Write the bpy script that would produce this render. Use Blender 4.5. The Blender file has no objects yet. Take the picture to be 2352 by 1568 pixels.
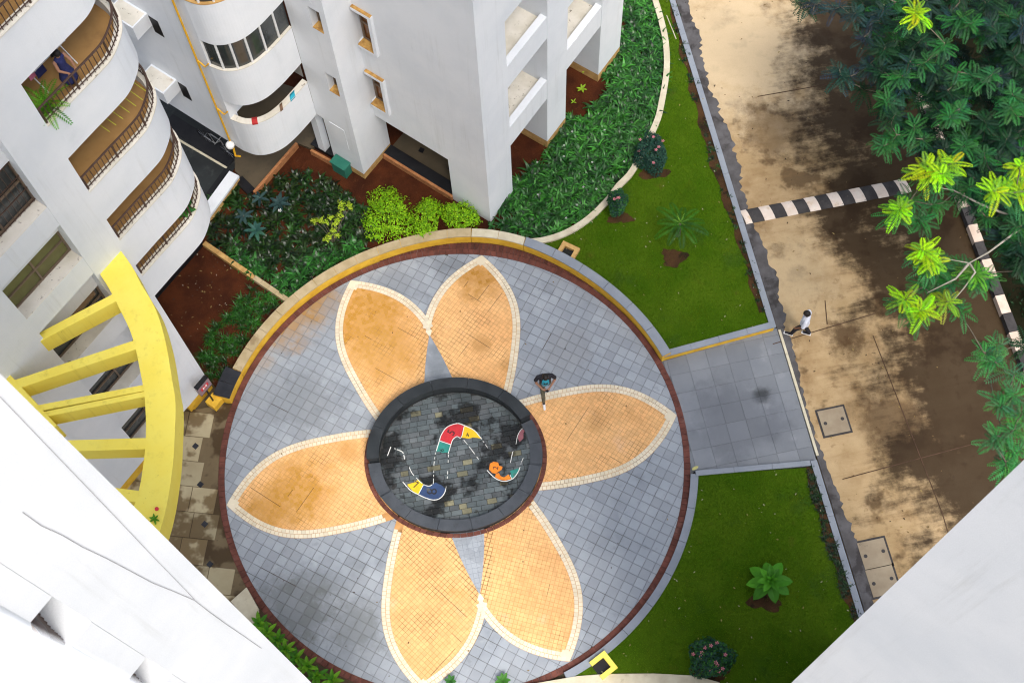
import bpy, bmesh, math, random
import numpy as np
from mathutils import Vector, Matrix
random.seed(7); RNG = np.random.default_rng(7)
sc = bpy.context.scene
COL = sc.collection

# ---------------------------------------------------------------- camera
# The lens was calibrated on the photograph (round plaza, building edges): world origin is the
# ground point under the camera, metres, z up.  2352x1568 is the measuring grid.
H = 39.0; FPX = 3120.0
_d = np.array([1257.0-1176, 2104.0-784, FPX]); _d /= np.linalg.norm(_d)
_e1 = np.cross([0, 1, 0], _d); _e1 /= np.linalg.norm(_e1); _e2 = np.cross(_d, _e1)
def W(u, v, z=0.0):
    r = np.array([u-1176, v-784, FPX]); x, y, w = r@_e1, -(r@_e2), r@_d
    k = (H-z)/w
    return Vector((x*k, y*k, z))
def W2(u, v, z=0.0):
    p = W(u, v, z); return (p.x, p.y)
cam = bpy.data.cameras.new('camera'); camo = bpy.data.objects.new('camera', cam); COL.objects.link(camo)
right = Vector((_e1[0], -_e2[0], -_d[0])); down = Vector((_e1[1], -_e2[1], -_d[1])); fwd = Vector((_e1[2], -_e2[2], -_d[2]))
mt = Matrix.Identity(4)
for i in range(3):
    mt[i][0] = right[i]; mt[i][1] = -down[i]; mt[i][2] = -fwd[i]
mt.translation = (0, 0, H); camo.matrix_world = mt
cam.sensor_width = 36; cam.lens = 36*FPX/2352; cam.clip_start = 0.05; cam.clip_end = 1000
cam.dof.use_dof = True; cam.dof.focus_distance = 42.5; cam.dof.aperture_fstop = 4.0
sc.camera = camo
# ---------------------------------------------------------------- world, sun, exposure
SUN_AZ, SUN_EL = math.radians(-62), math.radians(60)      # bright overcast, light from the right
wd = bpy.data.worlds.new('World'); sc.world = wd; wd.use_nodes = True
nt = wd.node_tree; nt.nodes.clear()
sky = nt.nodes.new('ShaderNodeTexSky'); sky.sky_type = 'NISHITA'; sky.sun_disc = False
sky.sun_elevation = SUN_EL; sky.sun_rotation = math.radians(90)-SUN_AZ
sky.dust_density = 4.0; sky.ozone_density = 1.0; sky.air_density = 1.0
bg = nt.nodes.new('ShaderNodeBackground'); bg.inputs['Strength'].default_value = 0.12
wo = nt.nodes.new('ShaderNodeOutputWorld')
hs_ = nt.nodes.new('ShaderNodeHueSaturation'); hs_.inputs['Saturation'].default_value = .55      # thin even cloud
nt.links.new(sky.outputs[0], hs_.inputs['Color']); nt.links.new(hs_.outputs[0], bg.inputs[0]); nt.links.new(bg.outputs[0], wo.inputs[0])
sl = bpy.data.lights.new('sun', 'SUN'); sl.energy = 1.25; sl.angle = math.radians(18); sl.color = (1, 0.95, 0.88)
so = bpy.data.objects.new('sun', sl); COL.objects.link(so)
sd = Vector((math.cos(SUN_EL)*math.cos(SUN_AZ), math.cos(SUN_EL)*math.sin(SUN_AZ), math.sin(SUN_EL)))
so.rotation_euler = sd.to_track_quat('Z', 'Y').to_euler(); so.location = (20, -10, 60)
sc.view_settings.view_transform = 'Standard'; sc.view_settings.look = 'None'
sc.view_settings.exposure = 1.12; sc.view_settings.gamma = 1.0
sc.render.engine = 'CYCLES'
cy = sc.cycles; cy.max_bounces = 4; cy.diffuse_bounces = 3; cy.glossy_bounces = 2; cy.transmission_bounces = 3; cy.transparent_max_bounces = 4
cy.use_denoising = True; cy.denoising_input_passes = 'RGB_ALBEDO_NORMAL'; cy.denoising_prefilter = 'ACCURATE'; cy.use_adaptive_sampling = True; cy.adaptive_threshold = .015; cy.filter_width = 1.15; cy.caustics_reflective = False; cy.caustics_refractive = False

# ---------------------------------------------------------------- materials
MATS = {}
def _rgb(c): return (c[0], c[1], c[2], 1)
def mat(name, c1, c2=None, scale=3.0, rough=0.8, bump=0.0, bscale=60.0, spots=(), cell=None, attr=False,
        spec=0.3, metal=0.0, trans=0.0, detail=4, fine=0.0, wet=None, zones=(), streak=None, brush=None):
    m = bpy.data.materials.new(name); m.use_nodes = True; MATS[name] = m
    n = m.node_tree.nodes; L = m.node_tree.links; n.clear()
    out = n.new('ShaderNodeOutputMaterial'); bs = n.new('ShaderNodeBsdfPrincipled')
    geo = n.new('ShaderNodeNewGeometry')
    def noise(s, off=0.0, det=detail, ro=0.6):
        t = n.new('ShaderNodeTexNoise'); t.inputs['Scale'].default_value = s; t.inputs['Detail'].default_value = det
        t.inputs['Roughness'].default_value = ro
        if off:
            a = n.new('ShaderNodeVectorMath'); a.operation = 'ADD'; a.inputs[1].default_value = (off, off*0.7, off*0.3)
            L.new(geo.outputs['Position'], a.inputs[0]); L.new(a.outputs[0], t.inputs['Vector'])
        else: L.new(geo.outputs['Position'], t.inputs['Vector'])
        return t.outputs['Fac']
    def mix(fac, a, b, mode='MIX'):
        x = n.new('ShaderNodeMix'); x.data_type = 'RGBA'; x.blend_type = mode
        for s, v in ((x.inputs['Factor'], fac), (x.inputs['A'], a), (x.inputs['B'], b)):
            if isinstance(v, (int, float)): s.default_value = v
            elif isinstance(v, tuple): s.default_value = _rgb(v)
            else: L.new(v, s)
        return x.outputs['Result']
    def ramp(fac, lo, hi):
        r = n.new('ShaderNodeMapRange'); r.inputs['From Min'].default_value = lo; r.inputs['From Max'].default_value = hi
        r.interpolation_type = 'SMOOTHSTEP'; L.new(fac, r.inputs['Value']); return r.outputs['Result']
    col = mix(ramp(noise(scale), 0.3, 0.7), c1, c2 or c1)
    rg = None
    if cell:
        size, ang, amp = cell[:3]
        vr = n.new('ShaderNodeVectorRotate'); vr.rotation_type = 'Z_AXIS'; vr.inputs['Angle'].default_value = -ang
        L.new(geo.outputs['Position'], vr.inputs['Vector'])
        sv = n.new('ShaderNodeVectorMath'); sv.operation = 'MULTIPLY'; sv.inputs[1].default_value = (1/size, 1/size, 0)
        L.new(vr.outputs[0], sv.inputs[0])
        fl = n.new('ShaderNodeVectorMath'); fl.operation = 'FLOOR'; L.new(sv.outputs[0], fl.inputs[0])
        wn = n.new('ShaderNodeTexWhiteNoise'); wn.noise_dimensions = '2D'; L.new(fl.outputs[0], wn.inputs['Vector'])
        mr = n.new('ShaderNodeMapRange'); mr.inputs['To Min'].default_value = 1-amp; mr.inputs['To Max'].default_value = 1+amp
        L.new(wn.outputs['Value'], mr.inputs['Value'])
        cb = n.new('ShaderNodeCombineColor')
        for k in range(3): L.new(mr.outputs[0], cb.inputs[k])
        col = mix(1.0, col, cb.outputs[0], 'MULTIPLY')
    for sp in spots:      # (colour, scale, lo, hi, offset[, strength[, roughness]])
        f = ramp(noise(sp[1], sp[4]), sp[2], sp[3])
        if len(sp) > 5:
            mu = n.new('ShaderNodeMath'); mu.operation = 'MULTIPLY'; mu.inputs[1].default_value = sp[5]; L.new(f, mu.inputs[0]); f = mu.outputs[0]
        col = mix(f, col, sp[0])
        if len(sp) > 6:
            x = n.new('ShaderNodeMix'); x.data_type = 'FLOAT'; L.new(f, x.inputs['Factor'])
            if rg is None: x.inputs['A'].default_value = rough
            else: L.new(rg, x.inputs['A'])
            x.inputs['B'].default_value = sp[6]; rg = x.outputs['Result']
    if brush:             # broom finish and tyre smears, long in one direction
        vr = n.new('ShaderNodeVectorRotate'); vr.rotation_type = 'Z_AXIS'; vr.inputs['Angle'].default_value = -brush[1]; L.new(geo.outputs['Position'], vr.inputs['Vector'])
        mp = n.new('ShaderNodeVectorMath'); mp.operation = 'MULTIPLY'; mp.inputs[1].default_value = (.35, 2.6, 1); L.new(vr.outputs[0], mp.inputs[0])
        t = n.new('ShaderNodeTexNoise'); t.inputs['Scale'].default_value = 1.0; t.inputs['Detail'].default_value = 7; t.inputs['Roughness'].default_value = .72; L.new(mp.outputs[0], t.inputs['Vector'])
        f = ramp(t.outputs['Fac'], .42, .75); m3 = n.new('ShaderNodeMath'); m3.operation = 'MULTIPLY'; m3.inputs[1].default_value = brush[2]; L.new(f, m3.inputs[0]); col = mix(m3.outputs[0], col, brush[0]); brush_f = t.outputs['Fac']
    if streak:            # dirt run down by rain
        mp = n.new('ShaderNodeVectorMath'); mp.operation = 'MULTIPLY'; mp.inputs[1].default_value = (4.5, 4.5, .22); L.new(geo.outputs['Position'], mp.inputs[0])
        t = n.new('ShaderNodeTexNoise'); t.inputs['Scale'].default_value = 1.0; t.inputs['Detail'].default_value = 5; t.inputs['Roughness'].default_value = .7; L.new(mp.outputs[0], t.inputs['Vector'])
        f = ramp(t.outputs['Fac'], .50, .80); f2 = ramp(noise(.35, 9), .35, .65)
        m2 = n.new('ShaderNodeMath'); m2.operation = 'MULTIPLY'; L.new(f, m2.inputs[0]); L.new(f2, m2.inputs[1])
        m3 = n.new('ShaderNodeMath'); m3.operation = 'MULTIPLY'; m3.inputs[1].default_value = streak[1]; L.new(m2.outputs[0], m3.inputs[0]); col = mix(m3.outputs[0], col, streak[0])
    for (zc_, zx, zy, zr, zs) in zones:      # individual stains at their own places
        dv_ = n.new('ShaderNodeVectorMath'); dv_.operation = 'DISTANCE'; dv_.inputs[1].default_value = (zx, zy, 0); L.new(geo.outputs['Position'], dv_.inputs[0])
        m1 = n.new('ShaderNodeMath'); m1.operation = 'MULTIPLY_ADD'; m1.inputs[1].default_value = zr*2.2; L.new(noise(1.5, zx, 6, .72), m1.inputs[0]); L.new(dv_.outputs['Value'], m1.inputs[2])
        r = n.new('ShaderNodeMapRange'); r.inputs['From Min'].default_value = zr*1.45; r.inputs['From Max'].default_value = zr*2.35; r.inputs['To Min'].default_value = zs; r.inputs['To Max'].default_value = 0; r.interpolation_type = 'SMOOTHSTEP'; L.new(m1.outputs[0], r.inputs['Value'])
        fz = r.outputs['Result']
        if cell:
            a2 = n.new('ShaderNodeMapRange'); a2.inputs['To Min'].default_value = .55; a2.inputs['To Max'].default_value = 1.2; L.new(wn.outputs['Value'], a2.inputs['Value'])
            m2 = n.new('ShaderNodeMath'); m2.operation = 'MULTIPLY'; m2.use_clamp = True; L.new(fz, m2.inputs[0]); L.new(a2.outputs[0], m2.inputs[1]); fz = m2.outputs[0]
        col = mix(fz, col, zc_)
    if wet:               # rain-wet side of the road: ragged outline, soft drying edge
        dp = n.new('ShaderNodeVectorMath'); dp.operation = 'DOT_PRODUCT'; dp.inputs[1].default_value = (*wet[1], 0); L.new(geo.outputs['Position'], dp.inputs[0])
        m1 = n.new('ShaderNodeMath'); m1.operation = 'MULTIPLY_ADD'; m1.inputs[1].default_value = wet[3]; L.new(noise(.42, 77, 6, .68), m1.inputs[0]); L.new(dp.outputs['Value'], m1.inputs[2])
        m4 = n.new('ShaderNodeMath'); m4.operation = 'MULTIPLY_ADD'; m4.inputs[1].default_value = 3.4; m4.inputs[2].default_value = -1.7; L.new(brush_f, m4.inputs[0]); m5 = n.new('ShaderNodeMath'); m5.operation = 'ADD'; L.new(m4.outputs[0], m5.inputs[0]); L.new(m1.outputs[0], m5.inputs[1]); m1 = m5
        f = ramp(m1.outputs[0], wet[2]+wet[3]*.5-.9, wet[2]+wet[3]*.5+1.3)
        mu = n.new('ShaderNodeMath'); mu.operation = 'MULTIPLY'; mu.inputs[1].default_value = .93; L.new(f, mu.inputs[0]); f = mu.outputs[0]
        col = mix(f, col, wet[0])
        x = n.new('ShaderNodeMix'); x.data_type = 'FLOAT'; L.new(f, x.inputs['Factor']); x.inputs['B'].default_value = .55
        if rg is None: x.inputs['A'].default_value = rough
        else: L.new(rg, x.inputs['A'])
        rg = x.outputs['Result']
    if fine:
        f = ramp(noise(90, 3.3, 2), 0.25, 0.75)
        mr = n.new('ShaderNodeMapRange'); mr.inputs['To Min'].default_value = 1-fine; mr.inputs['To Max'].default_value = 1+fine
        L.new(f, mr.inputs['Value']); cb = n.new('ShaderNodeCombineColor')
        for k in range(3): L.new(mr.outputs[0], cb.inputs[k])
        col = mix(1.0, col, cb.outputs[0], 'MULTIPLY')
    if attr:
        at = n.new('ShaderNodeAttribute'); at.attribute_name = 'Col'; col = mix(1.0, col, at.outputs['Color'], 'MULTIPLY')
    L.new(col, bs.inputs['Base Color']); bs.inputs['Roughness'].default_value = rough
    if rg is not None: L.new(rg, bs.inputs['Roughness'])
    bs.inputs['Metallic'].default_value = metal; bs.inputs['Specular IOR Level'].default_value = spec
    if bump:
        b = n.new('ShaderNodeBump'); b.inputs['Strength'].default_value = bump; b.inputs['Distance'].default_value = 0.02
        L.new(noise(bscale, 1.7, 4), b.inputs['Height']); L.new(b.outputs[0], bs.inputs['Normal'])
    sh = bs.outputs[0]
    if trans:
        tr = n.new('ShaderNodeBsdfTranslucent'); L.new(col, tr.inputs['Color'])
        ms = n.new('ShaderNodeMixShader'); ms.inputs[0].default_value = trans
        L.new(sh, ms.inputs[1]); L.new(tr.outputs[0], ms.inputs[2]); sh = ms.outputs[0]
    L.new(sh, out.inputs['Surface'])
    return m
DEG = math.radians
mat('wall_white', (.69,.72,.755), (.77,.79,.815), 0.5, .85, bump=.06, bscale=14, spots=[((.56,.59,.61), 1.3, .56, .85, 5, .3)], fine=.04, streak=((.44,.45,.43), .38))
mat('ledge_dirty', (.74,.70,.62), (.60,.56,.47), 1.5, .9, bump=.2, spots=[((.12,.09,.06), 9, .62, .72, 2, .8), ((.30,.14,.04), 2.2, .66, .78, 9, .7)])
mat('sill_rust', (.55,.33,.10), (.30,.15,.04), 6, .9, bump=.2)
mat('rust_base', (.60,.38,.14), (.42,.24,.08), 4, .9, bump=.2)
mat('yellow_paint', (.90,.76,.13), (.88,.71,.095), 1.2, .6, streak=((.50,.38,.05), .65), bump=.05, bscale=30, spots=[((.32,.22,.04), 5, .66, .78, 3, .6), ((.45,.30,.05), 14, .68, .78, 8, .5)])
mat('kerb_yellow', (.80,.50,.05), (.66,.36,.03), 3, .7, bump=.2, spots=[((.30,.15,.03), 4, .60, .78, 3, .6)])
mat('coping_tan', (.50,.40,.25), (.40,.31,.17), 2.5, .85, bump=.2, spots=[((.20,.13,.06), 1.6, .62, .75, 4, .6)])
mat('coping_grey', (.26,.285,.325), (.215,.24,.28), 1.5, .55, bump=.1, spots=[((.14,.15,.17), 1.2, .64, .76, 4, .5)], fine=.06)
mat('coping_dark', (.020,.022,.028), (.035,.037,.045), 3, .45, bump=.1)
mat('coping_cream', (.62,.57,.43), (.52,.46,.33), 2.5, .85, bump=.2, spots=[((.30,.25,.16), 4, .6, .75, 4, .5)])
mat('brick_ring', (.17,.058,.042), (.10,.034,.024), 3, .8, bump=.3, spots=[((.30,.17,.14), 2.0, .58, .8, 6, .5), ((.05,.025,.02), 1.7, .62, .75, 11, .7)], attr=True)
PAV_ANG, PAV = DEG(-27), 0.30
mat('paver_blue', (.27,.30,.338), (.325,.352,.385), 0.6, .62, bump=.1, cell=(PAV, PAV_ANG, .11), spots=[((.15,.17,.19), .55, .56, .74, 3, .6), ((.40,.43,.46), 1.3, .60, .75, 8, .5), ((.20,.22,.24), 2.6, .60, .72, 19, .5)], fine=.05,
    zones=[((.36,.20,.055), *W2(660, 735), 1.15, 0.8), ((.33,.19,.06), *W2(735, 690), 0.8, 0.7), ((.34,.21,.09), *W2(575, 830), 0.6, 0.5), ((.12,.13,.13), *W2(680, 1400), 1.3, 0.75), ((.13,.14,.14), *W2(820, 1440), 0.9, 0.7), ((.16,.175,.19), *W2(700, 930), 1.2, 0.6), ((.22,.22,.22), *W2(1310, 800), 0.9, 0.4), ((.20,.22,.24), *W2(900, 660), 0.8, 0.6)])
mat('mortar_dark', (.20,.205,.215), (.15,.15,.155), 2, .9, spots=[((.05,.035,.025), .55, .52, .62, 3, .85)])
mat('joint_open', (.05,.028,.016), (.09,.05,.03), 3, .9)
mat('tile_orange', (.80,.47,.20), (.75,.41,.165), 0.8, .6, bump=.08, cell=(.125, 0.3, .10), spots=[((.60,.31,.08), .5, .60, .75, 31, .5), ((.80,.53,.33), 1.0, .60, .75, 21, .6)], fine=.04,
    zones=[((.50,.245,.03), *W2(838, 730), 1.5, .92), ((.52,.27,.05), *W2(885, 810), 1.2, .75), ((.42,.20,.025), *W2(1098, 635), .85, .95), ((.42,.22,.06), *W2(1105, 790), 0.35, 0.6), ((.42,.20,.04), *W2(1165, 840), 0.3, 0.6), ((.52,.26,.035), *W2(680, 1130), 1.1, .9), ((.50,.25,.04), *W2(610, 1180), .8, .8), ((.5,.25,.06), *W2(800, 1040), 0.4, 0.6), ((.50,.27,.09), *W2(1370, 970), 0.4, 0.5), ((.55,.30,.12), *W2(1000, 1290), 0.5, 0.4)])
mat('mortar_orange', (.60,.33,.13), (.48,.24,.08), 1.3, .9, spots=[((.17,.08,.025), .6, .52, .62, 6, .85)])
mat('sett_cream', (.78,.70,.54), (.70,.61,.44), 1.2, .7, bump=.1, attr=True, spots=[((.45,.28,.09), .5, .62, .75, 13, .6)])
mat('granite_dark', (.017,.021,.024), (.030,.035,.039), 2, .42, bump=.05, fine=.15, spots=[((.015,.016,.018), 2.2, .60, .72, 5, .7), ((.10,.115,.14), .9, .62, .8, 8, .4)])
mat('granite_low', (.045,.052,.062), (.065,.073,.085), 2, .45, bump=.05, fine=.12, spots=[((.03,.032,.036), 2.5, .60, .70, 5, .7)])
mat('slate', (.070,.081,.084), (.118,.130,.132), 1.2, .36, bump=.2, bscale=30, attr=True, spots=[((.010,.010,.009), .75, .50, .58, 41, .92, .22), ((.03,.028,.024), 3.5, .63, .70, 7, .8)])
mat('slate_bed', (.022,.022,.020), (.04,.04,.04), 3, .6)
for nm, c in (('paint_red', (.55,.03,.04)), ('paint_yellow', (.85,.55,.02)), ('paint_teal', (.03,.24,.20)), ('paint_blue', (.03,.06,.15)), ('paint_orange', (.85,.24,.02)), ('paint_white', (.80,.80,.76)), ('paint_black', (.02,.02,.025)), ('paint_pink', (.28,.10,.12))):
    mat(nm, c, tuple(x*.8 for x in c), 3, .6, spots=[((.10,.10,.09), 3.5, .64, .72, 6, .75)])
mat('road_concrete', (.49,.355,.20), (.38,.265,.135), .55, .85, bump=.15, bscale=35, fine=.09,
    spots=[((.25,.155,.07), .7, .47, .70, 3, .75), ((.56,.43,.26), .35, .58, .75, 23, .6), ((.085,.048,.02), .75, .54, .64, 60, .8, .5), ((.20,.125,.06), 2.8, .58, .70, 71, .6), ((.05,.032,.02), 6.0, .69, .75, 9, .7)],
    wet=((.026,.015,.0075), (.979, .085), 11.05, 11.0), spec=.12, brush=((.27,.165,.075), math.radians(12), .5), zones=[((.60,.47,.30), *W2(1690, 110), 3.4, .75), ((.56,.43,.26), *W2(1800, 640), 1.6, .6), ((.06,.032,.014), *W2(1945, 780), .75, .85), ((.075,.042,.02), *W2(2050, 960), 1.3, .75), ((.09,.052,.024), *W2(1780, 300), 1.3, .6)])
mat('asphalt_edge', (.075,.07,.07), (.125,.12,.125), 2, .9, bump=.4, spots=[((.04,.035,.035), 1.4, .52, .62, 3, .8)])
mat('walk_grey', (.175,.19,.215), (.215,.23,.25), .6, .5, bump=.06, attr=True, spots=[((.13,.14,.16), .7, .55, .68, 15, .6, .3), ((.30,.315,.335), 1.1, .58, .72, 51, .5)], fine=.05, zones=[((.025,.028,.03), *W2(1748, 908), .32, .9), ((.12,.13,.15), *W2(1690, 960), 1.4, .6)])
mat('path_flag', (.42,.36,.23), (.34,.28,.17), .9, .7, bump=.1, attr=True, spots=[((.12,.075,.03), .8, .48, .56, 52, .85, .35), ((.06,.04,.02), 6, .68, .75, 5, .6)])
mat('soil_red', (.085,.025,.010), (.040,.013,.007), 1.2, .95, spec=.06, bump=.8, bscale=22, fine=.25, spots=[((.12,.05,.022), 5, .62, .72, 3, .5)])
mat('soil_brown', (.040,.022,.012), (.075,.038,.018), 1.8, .95, spec=.06, bump=.8, bscale=22, fine=.25, spots=[((.02,.014,.01), 2.5, .55, .62, 3, .8)])
mat('lawn_base', (.042,.098,.003), (.068,.125,.006), .7, .95, spec=.05, bump=.6, bscale=30, fine=.25, spots=[((.10,.09,.015), 1.3, .62, .78, 3, .5), ((.02,.055,.012), .5, .55, .7, 13, .5)])
mat('grass_blade', (.072,.182,.005), (.115,.215,.010), .6, .8, attr=True, trans=.25, spec=.05, spots=[((.17,.185,.010), 1.0, .54, .74, 3, .6), ((.020,.10,.008), .45, .54, .68, 13, .6), ((.17,.14,.03), 3.0, .62, .74, 23, .6), ((.02,.07,.004), 2.0, .60, .72, 37, .6)])
mat('strap_leaf', (.028,.105,.018), (.018,.070,.013), 2, .36, attr=True, trans=.2, spec=.45)
mat('leaf_lime', (.24,.50,.010), (.17,.42,.006), 2.5, .5, attr=True, trans=.3)
mat('leaf_tree', (1,1,1), (.8,.8,.8), 2.5, .5, attr=True, trans=.2, spec=.18)
mat('branch_pale', (.34,.31,.26), (.24,.22,.18), 12, .9)
mat('bark', (.16,.135,.10), (.09,.075,.055), 12, .9, bump=.5)
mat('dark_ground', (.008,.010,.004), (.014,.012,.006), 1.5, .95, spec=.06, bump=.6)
mat('far_ground', (.10,.08,.05), (.14,.11,.07), .2, .95, spec=.06, bump=.3)
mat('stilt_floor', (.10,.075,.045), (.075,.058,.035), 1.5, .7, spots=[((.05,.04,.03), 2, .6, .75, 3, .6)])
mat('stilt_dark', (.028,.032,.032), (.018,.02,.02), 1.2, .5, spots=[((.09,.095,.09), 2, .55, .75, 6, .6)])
mat('plinth_black', (.008,.008,.010), (.014,.014,.016), 3, .5)
mat('brick_edge', (.45,.20,.08), (.32,.13,.05), 8, .9, bump=.3)
mat('balcony_floor', (.40,.23,.085), (.34,.19,.065), 2, .6, spots=[((.22,.12,.05), 1.5, .55, .75, 3, .6)])
mat('rail_metal', (.055,.030,.022), (.075,.042,.03), 8, .5, spec=.4)
mat('rail_grey', (.10,.085,.085), (.14,.12,.12), 8, .4, spec=.5)
mat('steel', (.6,.6,.62), (.5,.5,.52), 8, .3, metal=.8)
mat('window_frame', (.14,.10,.07), (.18,.13,.09), 5, .5)
mat('frame_white', (.75,.75,.74), (.68,.68,.67), 5, .5)
mat('glass_dark', (.03,.035,.035), (.05,.055,.055), 1.5, .08, spec=.6)
mat('glass_brown', (.20,.075,.022), (.13,.05,.016), 2, .15, spec=.6)
mat('glass_green', (.16,.15,.05), (.10,.10,.04), 2, .15, spec=.6)
mat('curtain_green', (.17,.17,.06), (.13,.12,.045), 2, .8)
mat('pipe_yellow', (.75,.42,.02), (.65,.34,.02), 6, .5)
mat('lamp_white', (.85,.85,.83), (.8,.8,.78), 6, .4)
mat('green_box', (.02,.14,.10), (.03,.17,.12), 3, .5, attr=False)
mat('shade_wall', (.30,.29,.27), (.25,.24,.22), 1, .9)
mat('speed_white', (.78,.68,.60), (.70,.58,.48), 3, .8, bump=.2, spots=[((.12,.10,.08), 12, .64, .72, 4, .8), ((.5,.32,.12), 3, .6, .75, 9, .5)])
mat('speed_black', (.035,.032,.033), (.06,.055,.055), 3, .8, bump=.2, spots=[((.15,.12,.10), 9, .64, .75, 4, .6)])
mat('kerb_block', (.68,.55,.46), (.58,.45,.36), 3, .8, bump=.2)
mat('cover_concrete', (.34,.28,.195), (.28,.22,.15), 2, .85, bump=.1, spots=[((.12,.10,.07), 2.5, .66, .72, 14, .8)])
mat('cable', (.22,.20,.21), None, 5, .6); mat('cable_white', (.8,.8,.8), None, 5, .5)
mat('skin', (.36,.19,.12), (.32,.16,.10), 8, .5); mat('skin_dark', (.22,.10,.055), (.20,.09,.05), 8, .5)
mat('hair', (.012,.010,.010), (.02,.016,.014), 30, .5)
mat('cloth_black', (.018,.017,.022), (.026,.025,.032), 8, .9); mat('cloth_white', (.72,.74,.82), (.64,.66,.74), 5, .9)
mat('cloth_teal', (.02,.30,.42), (.04,.38,.50), 6, .9); mat('cloth_navy', (.018,.022,.09), (.03,.035,.12), 6, .9)
mat('cloth_camo', (.13,.12,.08), (.07,.065,.045), 14, .95, spots=[((.22,.20,.15), 18, .55, .62, 3, .8)])
mat('cloth_red', (.40,.03,.03), None, 5, .9); mat('cloth_blue', (.20,.32,.45), None, 5, .9); mat('cloth_pink', (.75,.22,.35), None, 5, .9)
mat('cloth_brown', (.17,.10,.06), None, 5, .9)
mat('shoe_white', (.8,.8,.8), None, 5, .6); mat('phone_body', (.02,.02,.025), None, 5, .2)
mat('flower_pink', (.80,.30,.35), (.70,.20,.26), 30, .6, trans=.3); mat('flower_white', (.85,.85,.80), None, 30, .6, trans=.3); mat('flower_red', (.65,.04,.06), None, 30, .6)
mat('sign_board', (.30,.20,.22), (.26,.17,.19), 4, .4); mat('sign_red', (.65,.02,.03), None, 4, .4); mat('pot', (.08,.06,.05), None, 4, .7)
mat('line_yellow', (.65,.75,.05), None, 4, .5)

# ---------------------------------------------------------------- mesh helpers
class MB:
    def __init__(s): s.v = []; s.f = []; s.c = []
    def add(s, verts, faces, col=None):
        o = len(s.v); s.v += [tuple(p) for p in verts]
        for f in faces: s.f.append(tuple(i+o for i in f)); s.c.append(col)
        return s
    def prism(s, pts, z0, z1, col=None, cap=True):
        if sum(pts[i][0]*pts[(i+1) % len(pts)][1]-pts[(i+1) % len(pts)][0]*pts[i][1] for i in range(len(pts))) < 0: pts = pts[::-1]
        n = len(pts); vs = [(p[0], p[1], z0) for p in pts]+[(p[0], p[1], z1) for p in pts]
        fs = [(i, (i+1) % n, (i+1) % n+n, i+n) for i in range(n)]
        fs += [tuple(range(n, 2*n)), tuple(range(n-1, -1, -1))]
        return s.add(vs, fs, col)
    def box(s, o, ax, ay, x0, x1, y0, y1, z0, z1, col=None):
        P = lambda x, y: (o[0]+ax[0]*x+ay[0]*y, o[1]+ax[1]*x+ay[1]*y)
        return s.prism([P(x0, y0), P(x1, y0), P(x1, y1), P(x0, y1)], z0, z1, col)
    def band(s, outer, inner, z0, z1, closed=False, col=None, z1i=None):
        n = len(outer); z1i = z1 if z1i is None else z1i
        for i in range(n if closed else n-1):
            j = (i+1) % n; a, b, c, d = outer[i], outer[j], inner[j], inner[i]
            vs = [(*a, z0), (*b, z0), (*c, z0), (*d, z0), (*a, z1), (*b, z1), (*c, z1i), (*d, z1i)]
            fs = [(4, 5, 6, 7), (3, 2, 1, 0), (0, 1, 5, 4), (2, 3, 7, 6)]
            if not closed and i == 0: fs.append((3, 0, 4, 7))
            if not closed and i == n-2: fs.append((1, 2, 6, 5))
            s.add(vs, fs, col)
        return s
    def tube(s, pts, rad, seg=6, col=None):
        pts = [Vector(p) for p in pts]; rr = rad if isinstance(rad, (list, tuple)) else [rad]*len(pts)
        rings = []
        for i, p in enumerate(pts):
            t = (pts[min(i+1, len(pts)-1)]-pts[max(i-1, 0)]); t = t.normalized() if t.length > 1e-6 else Vector((0, 0, 1))
            a = t.cross(Vector((0, 0, 1)));
            if a.length < .05: a = t.cross(Vector((1, 0, 0)))
            a.normalize(); b = t.cross(a)
            rings.append([p+a*rr[i]*math.cos(2*math.pi*k/seg)+b*rr[i]*math.sin(2*math.pi*k/seg) for k in range(seg)])
        vs = [q for r in rings for q in r]
        fs = [(i*seg+k, i*seg+(k+1) % seg, (i+1)*seg+(k+1) % seg, (i+1)*seg+k) for i in range(len(pts)-1) for k in range(seg)]
        fs += [tuple(range(seg-1, -1, -1)), tuple(range((len(pts)-1)*seg, len(pts)*seg))]
        return s.add(vs, fs, col)
    def ball(s, c, r, seg=10, rings=6, sz=1.0, col=None):
        vs = []; fs = []
        for i in range(rings+1):
            th = math.pi*i/rings
            for k in range(seg):
                ph = 2*math.pi*k/seg; vs.append((c[0]+r*math.sin(th)*math.cos(ph), c[1]+r*math.sin(th)*math.sin(ph), c[2]+r*sz*math.cos(th)))
        for i in range(rings):
            for k in range(seg): fs.append((i*seg+k, (i+1)*seg+k, (i+1)*seg+(k+1) % seg, i*seg+(k+1) % seg))
        return s.add(vs, fs, col)
    def mesh(s, name, m, smooth=False):
        me = bpy.data.meshes.new(name); me.from_pydata(s.v, [], s.f); me.update()
        for x in (m if isinstance(m, (list, tuple)) else [m]): me.materials.append(MATS[x])
        if any(c is not None for c in s.c):
            at = me.color_attributes.new('Col', 'FLOAT_COLOR', 'CORNER')
            arr = np.ones((len(me.loops), 4), np.float32); k = 0
            for f, c in zip(s.f, s.c):
                if c is not None:
                    if not isinstance(c, (tuple, list)): c = (c, c, c)
                    arr[k:k+len(f), :3] = c
                k += len(f)
            at.data.foreach_set('color', arr.ravel())
        if smooth: me.polygons.foreach_set('use_smooth', [True]*len(me.polygons))
        return me
    def build(s, name, m, parent=None, smooth=False, **tags):
        return link(name, s.mesh(name, m, smooth), parent, **tags)
def link(name, data, parent=None, label=None, cat=None, group=None, kind=None):
    o = bpy.data.objects.new(name, data); COL.objects.link(o)
    if parent is not None: o.parent = parent; 
    return tag(o, label, cat, group, kind)
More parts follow.
